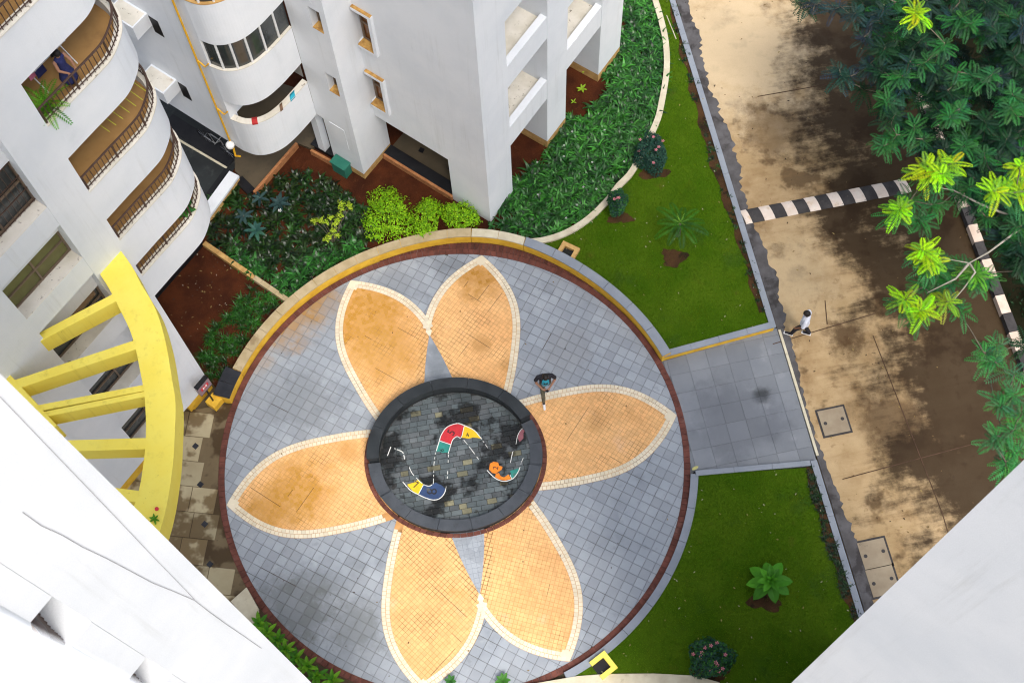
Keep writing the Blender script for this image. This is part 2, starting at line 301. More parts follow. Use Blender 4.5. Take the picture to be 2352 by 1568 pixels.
def tag(o, label=None, cat=None, group=None, kind=None):
    if label: o['label'] = label
    if cat: o['category'] = cat
    if group: o['group'] = group
    if kind: o['kind'] = kind
    return o
def thing(name, label, cat, group=None, loc=None):
    o = link(name, None, None, label, cat, group); o.empty_display_size = .2
    return o
def inst(name, me, parent, loc, rz=0, scale=None):
    o = bpy.data.objects.new(name, me); COL.objects.link(o); o.parent = parent
    o.location = loc; o.rotation_euler = (0, 0, rz)
    if scale: o.scale = scale
    return o
def sheet(name, pts, z, m, kind='structure', label=None, thick=.06, sub=0):
    return MB().prism(pts, z-thick, z).build(name, m, None, kind=kind, label=label)
def arr_mesh(name, V, F, m, C=None):
    """V (n,3) F (m,k) numpy; C per-face colours (m,3)"""
    me = bpy.data.meshes.new(name); nf, k = F.shape
    me.vertices.add(len(V)); me.vertices.foreach_set('co', V.astype(np.float32).ravel())
    me.loops.add(nf*k); me.loops.foreach_set('vertex_index', F.astype(np.int32).ravel())
    me.polygons.add(nf); me.polygons.foreach_set('loop_start', np.arange(0, nf*k, k, dtype=np.int32))
    me.update(calc_edges=True); me.materials.append(MATS[m])
    if C is not None:
        at = me.color_attributes.new('Col', 'FLOAT_COLOR', 'CORNER')
        c4 = np.ones((nf, k, 4), np.float32); c4[:, :, :3] = C[:, None, :]; at.data.foreach_set('color', c4.ravel())
    return me
def inpoly(P, poly):
    x, y = P[:, 0], P[:, 1]; r = np.zeros(len(P), bool); n = len(poly); j = n-1
    for i in range(n):
        xi, yi = poly[i]; xj, yj = poly[j]
        c = ((yi > y) != (yj > y)) & (x < (xj-xi)*(y-yi)/(yj-yi+1e-12)+xi); r ^= c; j = i
    return r
def scatter(poly, n):
    a = np.array(poly); lo, hi = a.min(0), a.max(0)
    P = RNG.uniform(lo, hi, (n*4, 2)); P = P[inpoly(P, poly)]; return P[:n]
def clip(poly, convex):
    out = poly
    n = len(convex)
    for i in range(n):
        a, b = convex[i], convex[(i+1) % n]; src = out; out = []
        if not src: return []
        sd_ = lambda p: (b[0]-a[0])*(p[1]-a[1])-(b[1]-a[1])*(p[0]-a[0])
        for k in range(len(src)):
            p, q = src[k], src[(k+1) % len(src)]; dp, dq = sd_(p), sd_(q)
            if dp >= 0: out.append(p)
            if (dp > 0 > dq) or (dp < 0 < dq):
                t = dp/(dp-dq); out.append((p[0]+(q[0]-p[0])*t, p[1]+(q[1]-p[1])*t))
    return out
def parea(p): return abs(sum(p[i][0]*p[(i+1) % len(p)][1]-p[(i+1) % len(p)][0]*p[i][1] for i in range(len(p))))/2
def offset(pts, d):
    """offset an open polyline to its left by d"""
    r = []
    for i in range(len(pts)):
        a, b = Vector(pts[max(i-1, 0)]), Vector(pts[min(i+1, len(pts)-1)]); t = (b-a).normalized()
        r.append((pts[i][0]-t.y*d, pts[i][1]+t.x*d))
    return r
def smooth_line(pts, n=6):
    """Catmull-Rom"""
    P = [Vector(p) for p in pts]; P = [P[0]*2-P[1]]+P+[P[-1]*2-P[-2]]; out = []
    for i in range(1, len(P)-2):
        for k in range(n):
            t = k/n; a, b, c, d = P[i-1], P[i], P[i+1], P[i+2]
            out.append(tuple(.5*((2*b)+(c-a)*t+(2*a-5*b+4*c-d)*t*t+(3*b-a-3*c+d)*t**3)))
    out.append(tuple(P[-2])); return out
def text_mesh(txt, size, m):
    cu = bpy.data.curves.new('txt', 'FONT'); cu.body = txt; cu.size = size; cu.align_x = 'CENTER'; cu.align_y = 'CENTER'; cu.extrude = .001
    o = bpy.data.objects.new('txt', cu); COL.objects.link(o)
    dg = bpy.context.evaluated_depsgraph_get(); me = bpy.data.meshes.new_from_object(o.evaluated_get(dg))
    bpy.data.objects.remove(o); me.materials.clear(); me.materials.append(MATS[m]); return me
# ================================================================= GROUND, ROAD
sheet('ground', [(-150, -150), (150, -150), (150, 150), (-150, 150)], -0.12, 'far_ground')
RD = Vector((math.cos(DEG(-78)), math.sin(DEG(-78)))); RN = Vector((-RD.y, RD.x))          # road direction / to its right-hand (image right)
E0 = Vector(W2(1551, 0)); RA = (W(1783, 748)-W(1551, 0)).xy.normalized(); RB = Vector((-RA.y, RA.x))   # along road (towards viewer), across (right)
if RB.x < 0: RB = -RB
KW = (Vector(W2(2240, 534))-E0).dot(RB)                                                     # road width, to the far kerb
def road_pt(s, w): p = E0+RA*s+RB*w; return (p.x, p.y)
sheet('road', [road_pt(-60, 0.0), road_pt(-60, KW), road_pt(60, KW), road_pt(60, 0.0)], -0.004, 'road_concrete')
# expansion joints of the concrete road (saw-cut dark strips)
for (a, b) in (((1740,222),(2010,175)), ((1775,790),(2010,720)), ((1935,1100),(2250,1015)), ((2005,770),(2165,1180)), ((2165,1180),(2200,1300)), ((1895,690),(1900,745))):
    p, q = Vector(W2(*a)), Vector(W2(*b)); t = (q-p).normalized(); n_ = Vector((-t.y, t.x))*.013
    MB().prism([tuple(p+n_), tuple(q+n_), tuple(q-n_), tuple(p-n_)], -.003, .0062).build('road_joint', 'joint_open', None, kind='structure')
# crumbling asphalt strip along the coping
r_ = random.Random(5); edge = []
for i in range(400):
    s = -4+i*.104; edge.append(road_pt(s, (.34+.10*math.sin(s*1.3)+.05*math.sin(s*4.7)+r_.uniform(-.07, .07)) if s < 13 else (.22+.08*math.sin(s*1.1)+r_.uniform(-.06, .06)) if s < 19 else .34+.08*math.sin(s)+r_.uniform(-.07, .07)))
MB().prism([road_pt(-4, .0)]+edge+[road_pt(-4+399*.104, .0)], -.003, .009).build('road_edge', 'asphalt_edge', None, kind='structure')
# speed bump: alternate black and white painted blocks
bump = thing('speed_bump', 'black and white striped speed bump across the tan road', 'speed bump')
b0, b1 = Vector(W2(1706, 500)), Vector(W2(2085, 426)); bt = (b1-b0).normalized(); bn = Vector((-bt.y, bt.x)); L = (b1-b0).length
nb = 15; x = 0; wsum = 0
seq = [.22]+[.40 if i % 2 else .36 for i in range(1, 16)]; 
pos = 0
for i, w in enumerate(seq):
    if pos+w > L+.3: break
    m_ = MB(); prof = [(-.26, .012), (-.15, .055), (0, .07), (.15, .055), (.26, .012)]
    sk = .05*math.sin(i*2.1)
    a = b0+bt*(pos+.004); c = b0+bt*(pos+w-.004)
    vs = []; 
    for base in (a, c):
        for y, z in prof: p = base+bn*y+bt*(-y*.18+(sk if base is c else 0)*0); vs.append((p.x, p.y, z))
        for y in (.26, -.26): p = base+bn*y+bt*(-y*.18); vs.append((p.x, p.y, -.003))
    fs = [(k, k+1, k+8, k+7) for k in range(4)]+[(6, 0, 7, 13), (4, 5, 12, 11), tuple(range(7)), tuple(range(13, 6, -1))]
    m_.add(vs, fs).build('stripe', 'speed_white' if i % 2 == 0 else 'speed_black', bump); pos += w
# far kerb: alternate pale and black blocks
wc = [Vector(W2(2211, 456, .2)), Vector(W2(2240, 536, .2)), Vector(W2(2306, 697, .2))]
s0 = (wc[1]-E0).dot(RA); kw = (wc[1]-E0).dot(RB)
kb = thing('road_kerb', 'far kerb of alternate pale and black blocks under the trees', 'kerb')
for i in range(-16, 14):
    s = s0+i*.635; j = random.uniform(-.015, .015)
    MB().prism([road_pt(s-.31, kw-.14+j), road_pt(s+.31, kw-.14+j), road_pt(s+.31, kw+.16+j), road_pt(s-.31, kw+.16+j)], -.05, .24+random.uniform(-.01, .01)).build('kerb_block', 'kerb_block' if i % 2 == 0 else 'speed_black', kb)
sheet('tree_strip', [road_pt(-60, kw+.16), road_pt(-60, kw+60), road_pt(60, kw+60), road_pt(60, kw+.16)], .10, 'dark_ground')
# square covers
def cover(cx, cy, label, half=.40, recess=True):
    c = Vector(W2(cx, cy)); t = thing('manhole_cover', label, 'manhole cover', 'square concrete covers in the road')
    a = RA; b = RB
    MB().box(c, a, b, -half-.06, half+.06, -half-.06, half+.06, -.01, .0085).build('frame', 'speed_black', t)
    MB().box(c, a, b, -half, half, -half, half, -.01, .022).build('slab', 'cover_concrete', t)
    for sg in (-1, 1):
        p = c+b*sg*half*.68+a*sg*-.02
        MB().tube([(p.x, p.y, .01), (p.x, p.y, .028)], .055, 12).build('lifting_hole', 'speed_black', t)
cover(1915, 967, 'square concrete cover with two lifting holes beside the grey walkway')
cover(2008, 1271, 'stained square concrete cover, nearer of the two by the white wall')
cover(2027, 1334, 'square concrete cover half hidden by the white wall')

# ================================================================= PLAZA
PC = Vector((-2.818, 12.63)); R0, R1, R2 = 6.906, 7.10, 7.40
def pol(r, deg, c=PC): return (c.x+r*math.cos(DEG(deg)), c.y+r*math.sin(DEG(deg)))
plaza = MB().prism([pol(R1-.01+.24*math.exp(-((k*2.5-82)/20)**2), k*2.5) for k in range(144)], -.10, -.012).build('plaza_paving', 'mortar_dark', None, kind='structure')
def tile_mesh(name, w, m, bev=.006, h=.03, gap=.006):
    a = w/2-gap; b = a-bev
    vs = [(-a, -a, -h), (a, -a, -h), (a, a, -h), (-a, a, -h), (-a, -a, -bev), (a, -a, -bev), (a, a, -bev), (-a, a, -bev), (-b, -b, 0), (b, -b, 0), (b, b, 0), (-b, b, 0)]
    fs = [(8, 9, 10, 11)]+[(i, (i+1) % 4, (i+1) % 4+4, i+4) for i in range(4)]+[(i+4, (i+1) % 4+4, (i+1) % 4+8, i+8) for i in range(4)]
    return vs, fs
RCUT = [pol(R0+.002, k*3) for k in range(120)]
def piece(mb, pts, z0, z1, bev, col):
    n = len(pts); cx = sum(p[0] for p in pts)/n; cy = sum(p[1] for p in pts)/n
    if sum(pts[i][0]*pts[(i+1) % n][1]-pts[(i+1) % n][0]*pts[i][1] for i in range(n)) < 0: pts = pts[::-1]
    k = 1-bev*2/max(math.sqrt(parea(pts)), .02)
    vs = [(p[0], p[1], z0) for p in pts]+[(p[0], p[1], z1-bev) for p in pts]+[(cx+(p[0]-cx)*k, cy+(p[1]-cy)*k, z1) for p in pts]
    fs = [(i, (i+1) % n, (i+1) % n+n, i+n) for i in range(n)]+[(i+n, (i+1) % n+n, (i+1) % n+2*n, i+2*n) for i in range(n)]+[tuple(range(2*n, 3*n))]
    mb.add(vs, fs, col)
PETAL = [12, 84, 120, 192, 264, 300]
def pw(s):                    # half width of a petal at distance s from the centre
    x = (s-3.6)/3.3
    return 1.545*(1-abs(x)**3) if x > 0 else 1.545*(1-.32*abs(x)**2)
BW = .25
def pwi(s, inset):
    e = .01; dw = (pw(s+e)-pw(s-e))/(2*e); return pw(s)-inset*math.hypot(1, dw)
def petal_poly(az, inset=0.0):
    a = DEG(az); ca, sa = math.cos(a), math.sin(a); lo = []
    tip = 6.9
    while inset and pwi(tip, inset) < 0: tip -= .005
    for k in range(33):
        s = 1.6+(tip-1.6)*(1-(1-k/32)**1.6); lo.append((s, -max(pwi(s, inset), 0.0) if k < 32 else 0.0))
    pts = lo+[(s, -w) for s, w in lo[::-1][1:]]
    return [(PC.x+s*ca-w*sa, PC.y+s*sa+w*ca) for s, w in pts]
def in_petal(p, az, inset=0.0):
    a = DEG(az); dx, dy = p[0]-PC.x, p[1]-PC.y; s = dx*math.cos(a)+dy*math.sin(a); w = abs(-dx*math.sin(a)+dy*math.cos(a))
    return 1.5 < s < 6.9 and w < pwi(s, inset)
# blue-grey pavers
vs, fs = tile_mesh('p', PAV, 'paver_blue', .006, .03, .0055)
ca, sa = math.cos(PAV_ANG), math.sin(PAV_ANG); tiles = []
for i in range(-60, 100):
    for j in range(-20, 140):
        lx, ly = (i+.5)*PAV, (j+.5)*PAV; p = (lx*ca-ly*sa, lx*sa+ly*ca); d = (Vector(p)-PC).length
        if d < R0+.20 and d > 2.35 and not any(in_petal(p, a, .25) for a in PETAL): tiles.append((p, d))
tiles.sort(key=lambda t: t[0][1])
pm = bpy.data.meshes.new('paver'); pm.from_pydata(vs, [], fs); pm.materials.append(MATS['paver_blue'])
rest = MB()
for k, (p, d) in enumerate(tiles):
    z = random.uniform(-.003, .0015); jr = PAV_ANG+random.uniform(-.008, .008)
    if d > R0-.17:        # cut along the brick ring
        h_ = PAV/2-.0055; c_, s_ = math.cos(jr), math.sin(jr); sq = clip([(p[0]+x*c_-y*s_, p[1]+x*s_+y*c_) for x, y in ((-h_, -h_), (h_, -h_), (h_, h_), (-h_, h_))], RCUT)
        if len(sq) > 2 and parea(sq) > .002:
            mb = MB() if k < 300 else rest; piece(mb, sq, -.03, z, .005, None)
            if k < 300: mb.build('paver', 'paver_blue', plaza)
        continue
    if k < 300: inst('paver', pm, plaza, (p[0], p[1], z), jr)
    else:
        c_, s_ = math.cos(jr), math.sin(jr); rest.add([(p[0]+x*c_-y*s_, p[1]+x*s_+y*c_, z+h) for x, y, h in vs], fs)
rest.build('paver_field', 'paver_blue', plaza, kind='stuff')
# petals
OT = .125; all_or = []; all_set = []
for az in PETAL:
    pb = petal_poly(az); MB().prism(pb, -.02, .006).build('petal_bed', 'mortar_orange', plaza)
    inner = petal_poly(az, BW)
    ga = DEG({12: -32, 300: -14, 264: -42, 192: -32, 120: -30, 84: -34}[az]); c_, s_ = math.cos(ga), math.sin(ga)
    others = [o for o in PETAL if o != az and abs((o-az+180) % 360-180) < 40]
    cx, cy = pol(4, az)
    for i in range(-26, 27):
        for j in range(-26, 27):
            lx, ly = i*OT, j*OT; p = (cx+lx*c_-ly*s_, cy+lx*s_+ly*c_)
            if not in_petal(p, az, BW-.1) or (Vector(p)-PC).length < 2.35: continue
            if any(in_petal(p, o, BW+.1) for o in others): continue
            h_ = OT/2-.0055
            sq = [(p[0]+x*c_-y*s_, p[1]+x*s_+y*c_) for x, y in ((-h_, -h_), (h_, -h_), (h_, h_), (-h_, h_))]
            sq = clip(sq, inner)
            if len(sq) > 2 and parea(sq) > .0008: all_or.append((sq, p))
    # cream setts of the border, two rows
    a = DEG(az)
    for side in (1, -1):
        s = 2.3
        while s < 6.88:
            ds = .125
            for row in (0, 1):
                w0, w1 = row*BW/2, (row+1)*BW/2
                def P(ss, ins):
                    # move along the normal of the outline
                    e = .02; w = max(pw(ss), 0); dw = (pw(ss+e)-pw(ss-e))/(2*e); nl = math.hypot(1, dw)
                    q = (ss+dw/nl*ins, (w-ins/nl)*side)
                    if q[1]*side < 0: q = (q[0], 0.0)
                    return (PC.x+q[0]*math.cos(a)-q[1]*math.sin(a), PC.y+q[0]*math.sin(a)+q[1]*math.cos(a))
                sl_ = abs((pw(s+.02)-pw(s-.02))/.04); st = ds/math.hypot(1, sl_)
                off = st*.5*row; g = .08
                quad = [P(s+off+st*g*.5, w0+.006), P(s+off+st*(1-g*.5), w0+.006), P(s+off+st*(1-g*.5), w1-.006), P(s+off+st*g*.5, w1-.006)]
                mid = (sum(q[0] for q in quad)/4, sum(q[1] for q in quad)/4)
                if s+st < 6.9 and (Vector(mid)-PC).length > 2.35 and not any(in_petal(mid, o, BW-.01) for o in others) and parea(quad) > .002: all_set.append((quad, mid))
            s += st
for az in PETAL:          # stones closing the petal tips
    a = DEG(az); L4 = [(6.74, pw(6.74)-.005), (6.893, 0), (6.74, -pw(6.74)+.005), (6.50, 0)]
    all_set.append(([(PC.x+s*math.cos(a)-w*math.sin(a), PC.y+s*math.sin(a)+w*math.cos(a)) for s, w in L4], pol(6.7, az)))
for az in (102, 282):
    L4 = [(4.30, .10), (4.46, 0), (4.30, -.10), (4.10, 0)]; a = DEG(az)
    all_set.append(([(PC.x+s*math.cos(a)-w*math.sin(a), PC.y+s*math.sin(a)+w*math.cos(a)) for s, w in L4], pol(4.3, az)))
for lst, nm, fld, m_, zt in ((all_or, 'petal_tile', 'petal_tile_field', 'tile_orange', .012), (all_set, 'border_sett', 'border_sett_field', 'sett_cream', .018)):
    lst.sort(key=lambda t: t[1][1]-(2 if parea(t[0]) < .01 else 0)*10); rest = MB()
    for k, (sq, p) in enumerate(lst):
        c = random.uniform(.9, 1.06); mb = MB() if k < 300 else rest
        piece(mb, sq, -.01, zt+random.uniform(-.0015, .0015), .003, (c, c, c))
        if k < 300: mb.build(nm, m_, plaza)
    rest.build(fld, m_, plaza, kind='stuff')
# blue lenses where two petals overlap
for az in (102, 282):
    poly = clip(petal_poly(az-18, BW), petal_poly(az+18, BW))
    if len(poly) < 3: continue
    MB().prism(poly, -.01, .0135).build('overlap_bed', 'coping_grey', plaza)
    c_, s_ = math.cos(DEG(az)), math.sin(DEG(az))
    for i in range(12, 36):
        for j in range(-8, 9):
            cx, cy = PC.x+i*.15*c_-j*.15*s_, PC.y+i*.15*s_+j*.15*c_; h_ = .0725
            sq = clip([(cx+x*c_-y*s_, cy+x*s_+y*c_) for x, y in ((-h_, -h_), (h_, -h_), (h_, h_), (-h_, h_))], poly)
            if len(sq) > 2 and parea(sq) > .001 and (Vector((cx, cy))-PC).length > 2.35:
                mb = MB(); piece(mb, sq, 0, .019, .003, None); mb.build('overlap_tile', 'paver_blue', plaza)
# joints that have opened and filled with dirt
oj = MB(); rj = random.Random(8)
for k in range(120):
    i, j = rj.randint(-60, 100), rj.randint(-20, 140); L_ = rj.randint(2, 9)*PAV; ax = rj.random() < .5
    x0, y0 = i*PAV, j*PAV; w = rj.uniform(.005, .010)
    q = [(x0, y0-w), (x0+L_, y0-w), (x0+L_, y0+w), (x0, y0+w)] if ax else [(x0-w, y0), (x0+w, y0), (x0+w, y0+L_), (x0-w, y0+L_)]
    q = [(x*ca-y*sa, x*sa+y*ca) for x, y in q]
    if all(2.4 < (Vector(p)-PC).length < R0-.05 for p in q) and not any(in_petal(p, a, -.04) for p in q for a in PETAL): oj.prism(q, -.01, .0024)
for az in PETAL:
    ga = DEG({12: -32, 300: -14, 264: -42, 192: -32, 120: -30, 84: -34}[az]); c_, s_ = math.cos(ga), math.sin(ga); cx, cy = pol(4, az)
    for k in range(26):
        i, j = rj.randint(-26, 26)+.5, rj.randint(-26, 26)+.5; L_ = rj.randint(2, 10)*OT; ax = rj.random() < .5; w = rj.uniform(.004, .007); x0, y0 = i*OT, j*OT
        q = [(x0, y0-w), (x0+L_, y0-w), (x0+L_, y0+w), (x0, y0+w)] if ax else [(x0-w, y0), (x0+w, y0), (x0+w, y0+L_), (x0-w, y0+L_)]
        q = [(cx+x*c_-y*s_, cy+x*s_+y*c_) for x, y in q]
        if all(in_petal(p, az, BW+.02) and (Vector(p)-PC).length > 2.9 for p in q): oj.prism(q, 0, .0145)
oj.build('open_joints', 'joint_open', plaza, kind='stuff')
# maroon brick ring round the plaza
ringm = []
for v in range(6):
    mb = MB(); a0, a1 = -.72, .72
    q = [pol(R0+.004, a0, Vector((0, 0))), pol(R1-.004, a0, Vector((0, 0))), pol(R1-.004, a1, Vector((0, 0))), pol(R0+.004, a1, Vector((0, 0)))]
    q = [(x-R0, y) for x, y in q]; c = random.uniform(.75, 1.15); piece(mb, q, -.02, .012, .004, (c, c, c)); ringm.append(mb.mesh('ring_brick', 'brick_ring'))
for k in range(240):
    a = k*1.5; x, y = pol(R0, a); inst('ring_brick', random.choice(ringm), plaza, (x, y, random.uniform(-.004, .002)), DEG(a))

for k in range(88):         # wider brick border along the top
    a = 42+k*.92; w = .24*math.exp(-((a+.46-82)/20)**2)
    if w > .03:
        mb = MB(); c = random.uniform(.6, .95); piece(mb, [pol(R1+.002, a+.03), pol(R1+w, a+.03), pol(R1+w, a+.89), pol(R1+.002, a+.89)], -.02, .010+random.uniform(-.003, .003), .004, (c, c, c)); mb.build('ring_brick', 'brick_ring', plaza)
# ================================================================= FOUNTAIN BASIN
FC = Vector((-2.76, 12.70)); 
def el(k, deg): return (FC.x+2.62*k*math.cos(DEG(deg)), FC.y+2.36*k*math.sin(DEG(deg)))
ft = thing('fountain_basin', 'round dark granite fountain basin with painted slate floor in plaza centre', 'fountain')
for k in range(84):
    a = k*360/84; g = .10
    pts = [el(1.0, a+g), el(1.05, a+g), el(1.05, a+4.28-g), el(1.0, a+4.28-g)]
    mb = MB(); c = random.uniform(.8, 1.2); piece(mb, pts, -.01, .05+random.uniform(-.004, .004), .005, (c, c, c)); mb.build('base_brick', 'brick_ring', ft)
MB().prism([el(.99, k*5) for k in range(72)], -.02, .10).build('basin_floor', 'slate_bed', ft)
def arc_rim(d0, d1, z, m_, nslab):
    step = (d1-d0)/nslab
    for i in range(nslab):
        aa = [d0+step*i+step*(t/6)*(1)+(.12 if t == 0 else -.12 if t == 6 else 0) for t in range(7)]
        MB().band([el(.985, a) for a in aa], [el(.875, a) for a in aa], .0, z-.05).build('rim_wall', 'granite_dark', ft)
        MB().band([el(1.0, a) for a in aa], [el(.86, a) for a in aa], z-.05, z+random.uniform(-.003, .003)).build('rim_slab', m_, ft)
arc_rim(30, 186, .60, 'granite_dark', 6)      # tall arc behind
arc_rim(186.5, 214, .24, 'granite_low', 1); arc_rim(214.5, 351, .36, 'granite_low', 6); arc_rim(351.5, 389.5, .20, 'granite_low', 2)
# slate bricks of the basin floor
ra = DEG(11); c_, s_ = math.cos(ra), math.sin(ra); bw_, bh_ = .29, .165
inner_el = [el(.865, k*7.5) for k in range(48)]; nsl = 0
for j in range(-14, 15):
    xo = random.uniform(0, bw_); x = -2.6-xo
    while x < 2.6:
        w = random.choice((.8, 1, 1, 1.1, 1.35))*bw_
        q = [(x+.006, j*bh_+.006), (x+w-.006, j*bh_+.006), (x+w-.006, (j+1)*bh_-.006), (x+.006, (j+1)*bh_-.006)]
        q = clip([(FC.x+a*c_-b*s_, FC.y+a*s_+b*c_) for a, b in q], inner_el); x += w
        if len(q) > 2 and parea(q) > .006:
            c = random.choice((.75, .85, .95, 1, 1.1, 1.25)); t = random.random()
            col = (1.9*c, 1.6*c, 1.0*c) if t < .07 else (c*.95, c*1.02, c*1.05) if t < .6 else (c, c, c*1.03)
            mb = MB(); piece(mb, q, .08, .125+random.uniform(-.002, .002), .004, col); mb.build('slate_brick', 'slate', ft)
# painted number snake (flat paint on the slates)
ZP = .131
def S(zx, zy): return W2(849.8+zx*.17106, 918.7+zy*.17106, ZP)
def paint(name, pts, m_, dz=0.0, parent=ft): return MB().prism([S(*p) for p in pts], ZP-.003, ZP+dz).build(name, m_, parent)
paint('paint_segment', [(940,535),(950,480),(985,420),(1035,365),(1100,330),(1170,315),(1260,345),(1240,420),(1220,490),(1160,490),(1115,530),(1085,590)], 'paint_red')
paint('paint_segment', [(1265,345),(1330,370),(1400,410),(1460,470),(1490,515),(1440,505),(1380,500),(1330,515),(1225,500)], 'paint_yellow')
paint('paint_segment', [(935,555),(1082,605),(1065,680),(1050,700),(975,705),(930,685),(890,695)], 'paint_teal')
paint('paint_segment', [(720,1130),(800,1150),(850,1120),(880,1105),(960,1140),(1015,1190),(985,1265),(930,1315),(850,1335),(760,1310),(650,1262)], 'paint_blue')
paint('paint_segment', [(650,1065),(715,1125),(650,1260),(600,1245),(520,1160),(500,1130),(600,1100)], 'paint_yellow')
paint('paint_segment', [(1610,850),(1660,825),(1720,835),(1735,880),(1780,890),(1770,930),(1720,960),(1690,985),(1640,975),(1600,930)], 'paint_orange')
paint('paint_segment', [(1690,985),(1730,975),(1755,1020),(1800,1035),(1860,995),(1895,1055),(1820,1075),(1740,1065),(1680,1030)], 'paint_orange')
paint('paint_segment', [(1880,945),(2005,910),(1985,980),(1905,1055)], 'paint_teal')
paint('paint_segment', [(1985,510),(2000,430),(2040,395),(2100,385),(2060,440),(2060,510),(2010,560)], 'paint_pink')
def pline(pts, w, name='paint_outline', dashed=False, m_='paint_white'):
    L = [Vector(S(*p)) for p in smooth_line([Vector(p) for p in pts], 5)]
    mb = MB()
    for i in range(len(L)-1):
        if dashed and random.random() < .35: continue
        t = (L[i+1]-L[i]).normalized(); n_ = Vector((-t.y, t.x))*w
        mb.prism([tuple(L[i]+n_), tuple(L[i+1]+n_), tuple(L[i+1]-n_), tuple(L[i]-n_)], ZP-.003, ZP+.003)
    mb.build(name, m_, ft)
pline([(890,680),(930,550),(960,460),(1035,360),(1170,312),(1270,340),(1400,405),(1500,520)], .012)
pline([(1050,720),(1085,600),(1115,525),(1170,487),(1225,500),(1265,345)], .010); pline([(935,545),(1085,595)], .011)
pline([(880,700),(860,850),(855,1000),(850,1120)], .008, dashed=True); pline([(1055,730),(1045,900),(1040,1020),(1020,1190)], .008, dashed=True)
pline([(1240,510),(1330,620),(1460,795)], .009, dashed=True); pline([(1500,520),(1580,640)], .006, dashed=True)
pline([(440,1095),(540,1205),(650,1265),(760,1315),(860,1338),(940,1315),(1000,1245),(1025,1160)], .012)
pline([(520,880),(560,970),(620,1040),(720,1130),(800,1150),(855,1115)], .009, dashed=True); pline([(720,1130),(650,1265)], .009)
pline([(235,745),(280,625)], .012); pline([(280,625),(360,660),(440,700),(465,790)], .011, dashed=True)
pline([(1570,940),(1680,1045),(1800,1087),(1920,1050),(1990,960),(2010,910)], .012); pline([(1880,1000),(1905,1055)], .009)
pline([(2010,910),(2035,830),(2060,770)], .007, dashed=True); pline([(1885,840),(1915,700),(1925,680)], .009, dashed=True); pline([(1960,590),(1985,470),(2040,385),(2110,380)], .008)
for ch, p, sz, rz in (('5', (1095,435), .34, 60), ('6', (965,670), .20, 80), ('4', (1310,470), .20, 20), ('7', (615,1140), .30, -20), ('8', (840,1225), .42, 90), ('2', (1690,910), .22, 80)):
    x, y = S(*p); o = inst('painted_number', text_mesh(ch, sz, 'paint_black'), ft, (x, y, ZP+.0035), DEG(rz))

# ================================================================= KERBS AND WALKS
def ang_of(u, v, z=0): p = W(u, v, z).xy-PC; return math.degrees(math.atan2(p.y, p.x))
def kbump(a): a = a % 360; return .24*math.exp(-((a-82)/20)**2)
def kerb_arc(name, label, d0, d1, h, top, riser, r0=R1, r1=R2, n=8, group='kerbs round the plaza'):
    t = thing(name, label, 'kerb', group); step = (d1-d0)/n
    aa = [d0+(d1-d0)*k/60 for k in range(61)]
    MB().band([pol(r1-.01+kbump(a), a) for a in aa], [pol(r0+.012+kbump(a), a) for a in aa], -.1, h-.05).build('riser', riser, t)
    for i in range(n):
        bb = [d0+step*(i+k/10)+(.05 if k == 0 else -.05 if k == 10 else 0) for k in range(11)]
        MB().band([pol(r1+kbump(a), a) for a in bb], [pol(r0+kbump(a), a) for a in bb], h-.05, h+random.uniform(-.003, .003)).build('coping_slab', top, t)
    return t
def kerb_line(name, label, a, b, w, h, top, riser, n=4, group=None, z0=-.1):
    t = thing(name, label, 'kerb', group); a, b = Vector(a), Vector(b); d = (b-a); L = d.length; d.normalize(); nn = Vector((-d.y, d.x))
    MB().box(a, d, nn, .006, L-.006, .010, w-.01, z0, h-.05).build('riser', riser, t)
    for i in range(n): MB().box(a, d, nn, L*i/n+.004, L*(i+1)/n-.004, 0, w, h-.05, h+random.uniform(-.003, .003)).build('coping_slab', top, t)
    return t
aL, aM, aR = ang_of(527, 925, 0), ang_of(1083, 556, 0), ang_of(1524, 828, 0)
aK = ang_of(1203, 574)
if aL < 0: aL += 360
kerb_arc('plaza_kerb', 'tan topped yellow kerb curving along the dark planting bed', aM, aL-7.5, .44, 'coping_tan', 'kerb_yellow', n=12, r1=R2-.0)
kerb_arc('plaza_kerb', 'short black topped yellow kerb by the red letter sign', aL-7.4, aL, .44, 'coping_dark', 'kerb_yellow', n=2, r1=R2+.22)
kerb_arc('plaza_kerb', 'short cream topped yellow kerb at the white building corner', aK, aM-.1, .44, 'coping_cream', 'kerb_yellow', n=2, r1=R2-.02)
kerb_arc('plaza_kerb', 'grey granite topped yellow kerb of the larger lawn', aR, aK-.1, .44, 'coping_grey', 'kerb_yellow', n=6)
aW, aB = ang_of(1592, 1090), ang_of(1300, 1556)
kerb_arc('plaza_kerb', 'low grey kerb between plaza and nearer lawn', aB, aW, .12, 'coping_grey', 'coping_grey', r0=R1+.0, r1=R2-.07, n=7)
# lawn edges
zc = .30
c1 = W2(1783, 750, zc); c2 = W2(1524, 820, zc)
kerb_line('lawn_kerb', 'straight grey and yellow kerb between larger lawn and walkway', c2, c1, .20, zc, 'coping_grey', 'kerb_yellow', 4)
k1 = W2(1555, 8, zc); k1b = W2(1500, -170, zc)
d_ = (Vector(c1)-Vector(W2(1551, 0, zc))).normalized(); far = Vector(c1)-d_*26; nn = Vector((-d_.y, d_.x)); nn = nn if nn.x < 0 else -nn
kerb_line('lawn_kerb', 'long grey kerb between larger lawn and the road', tuple(Vector(c1)+d_*.0), tuple(far), .19, .304, 'coping_grey', 'coping_grey', 14)
g1 = W2(1876, 1055, .14); g0 = Vector(g1)+d_*14
kerb_line('lawn_kerb', 'grey kerb between nearer lawn and the road', tuple(g0), g1, .19, .14, 'coping_grey', 'coping_grey', 8)
g2 = W2(1597, 1080, .14)
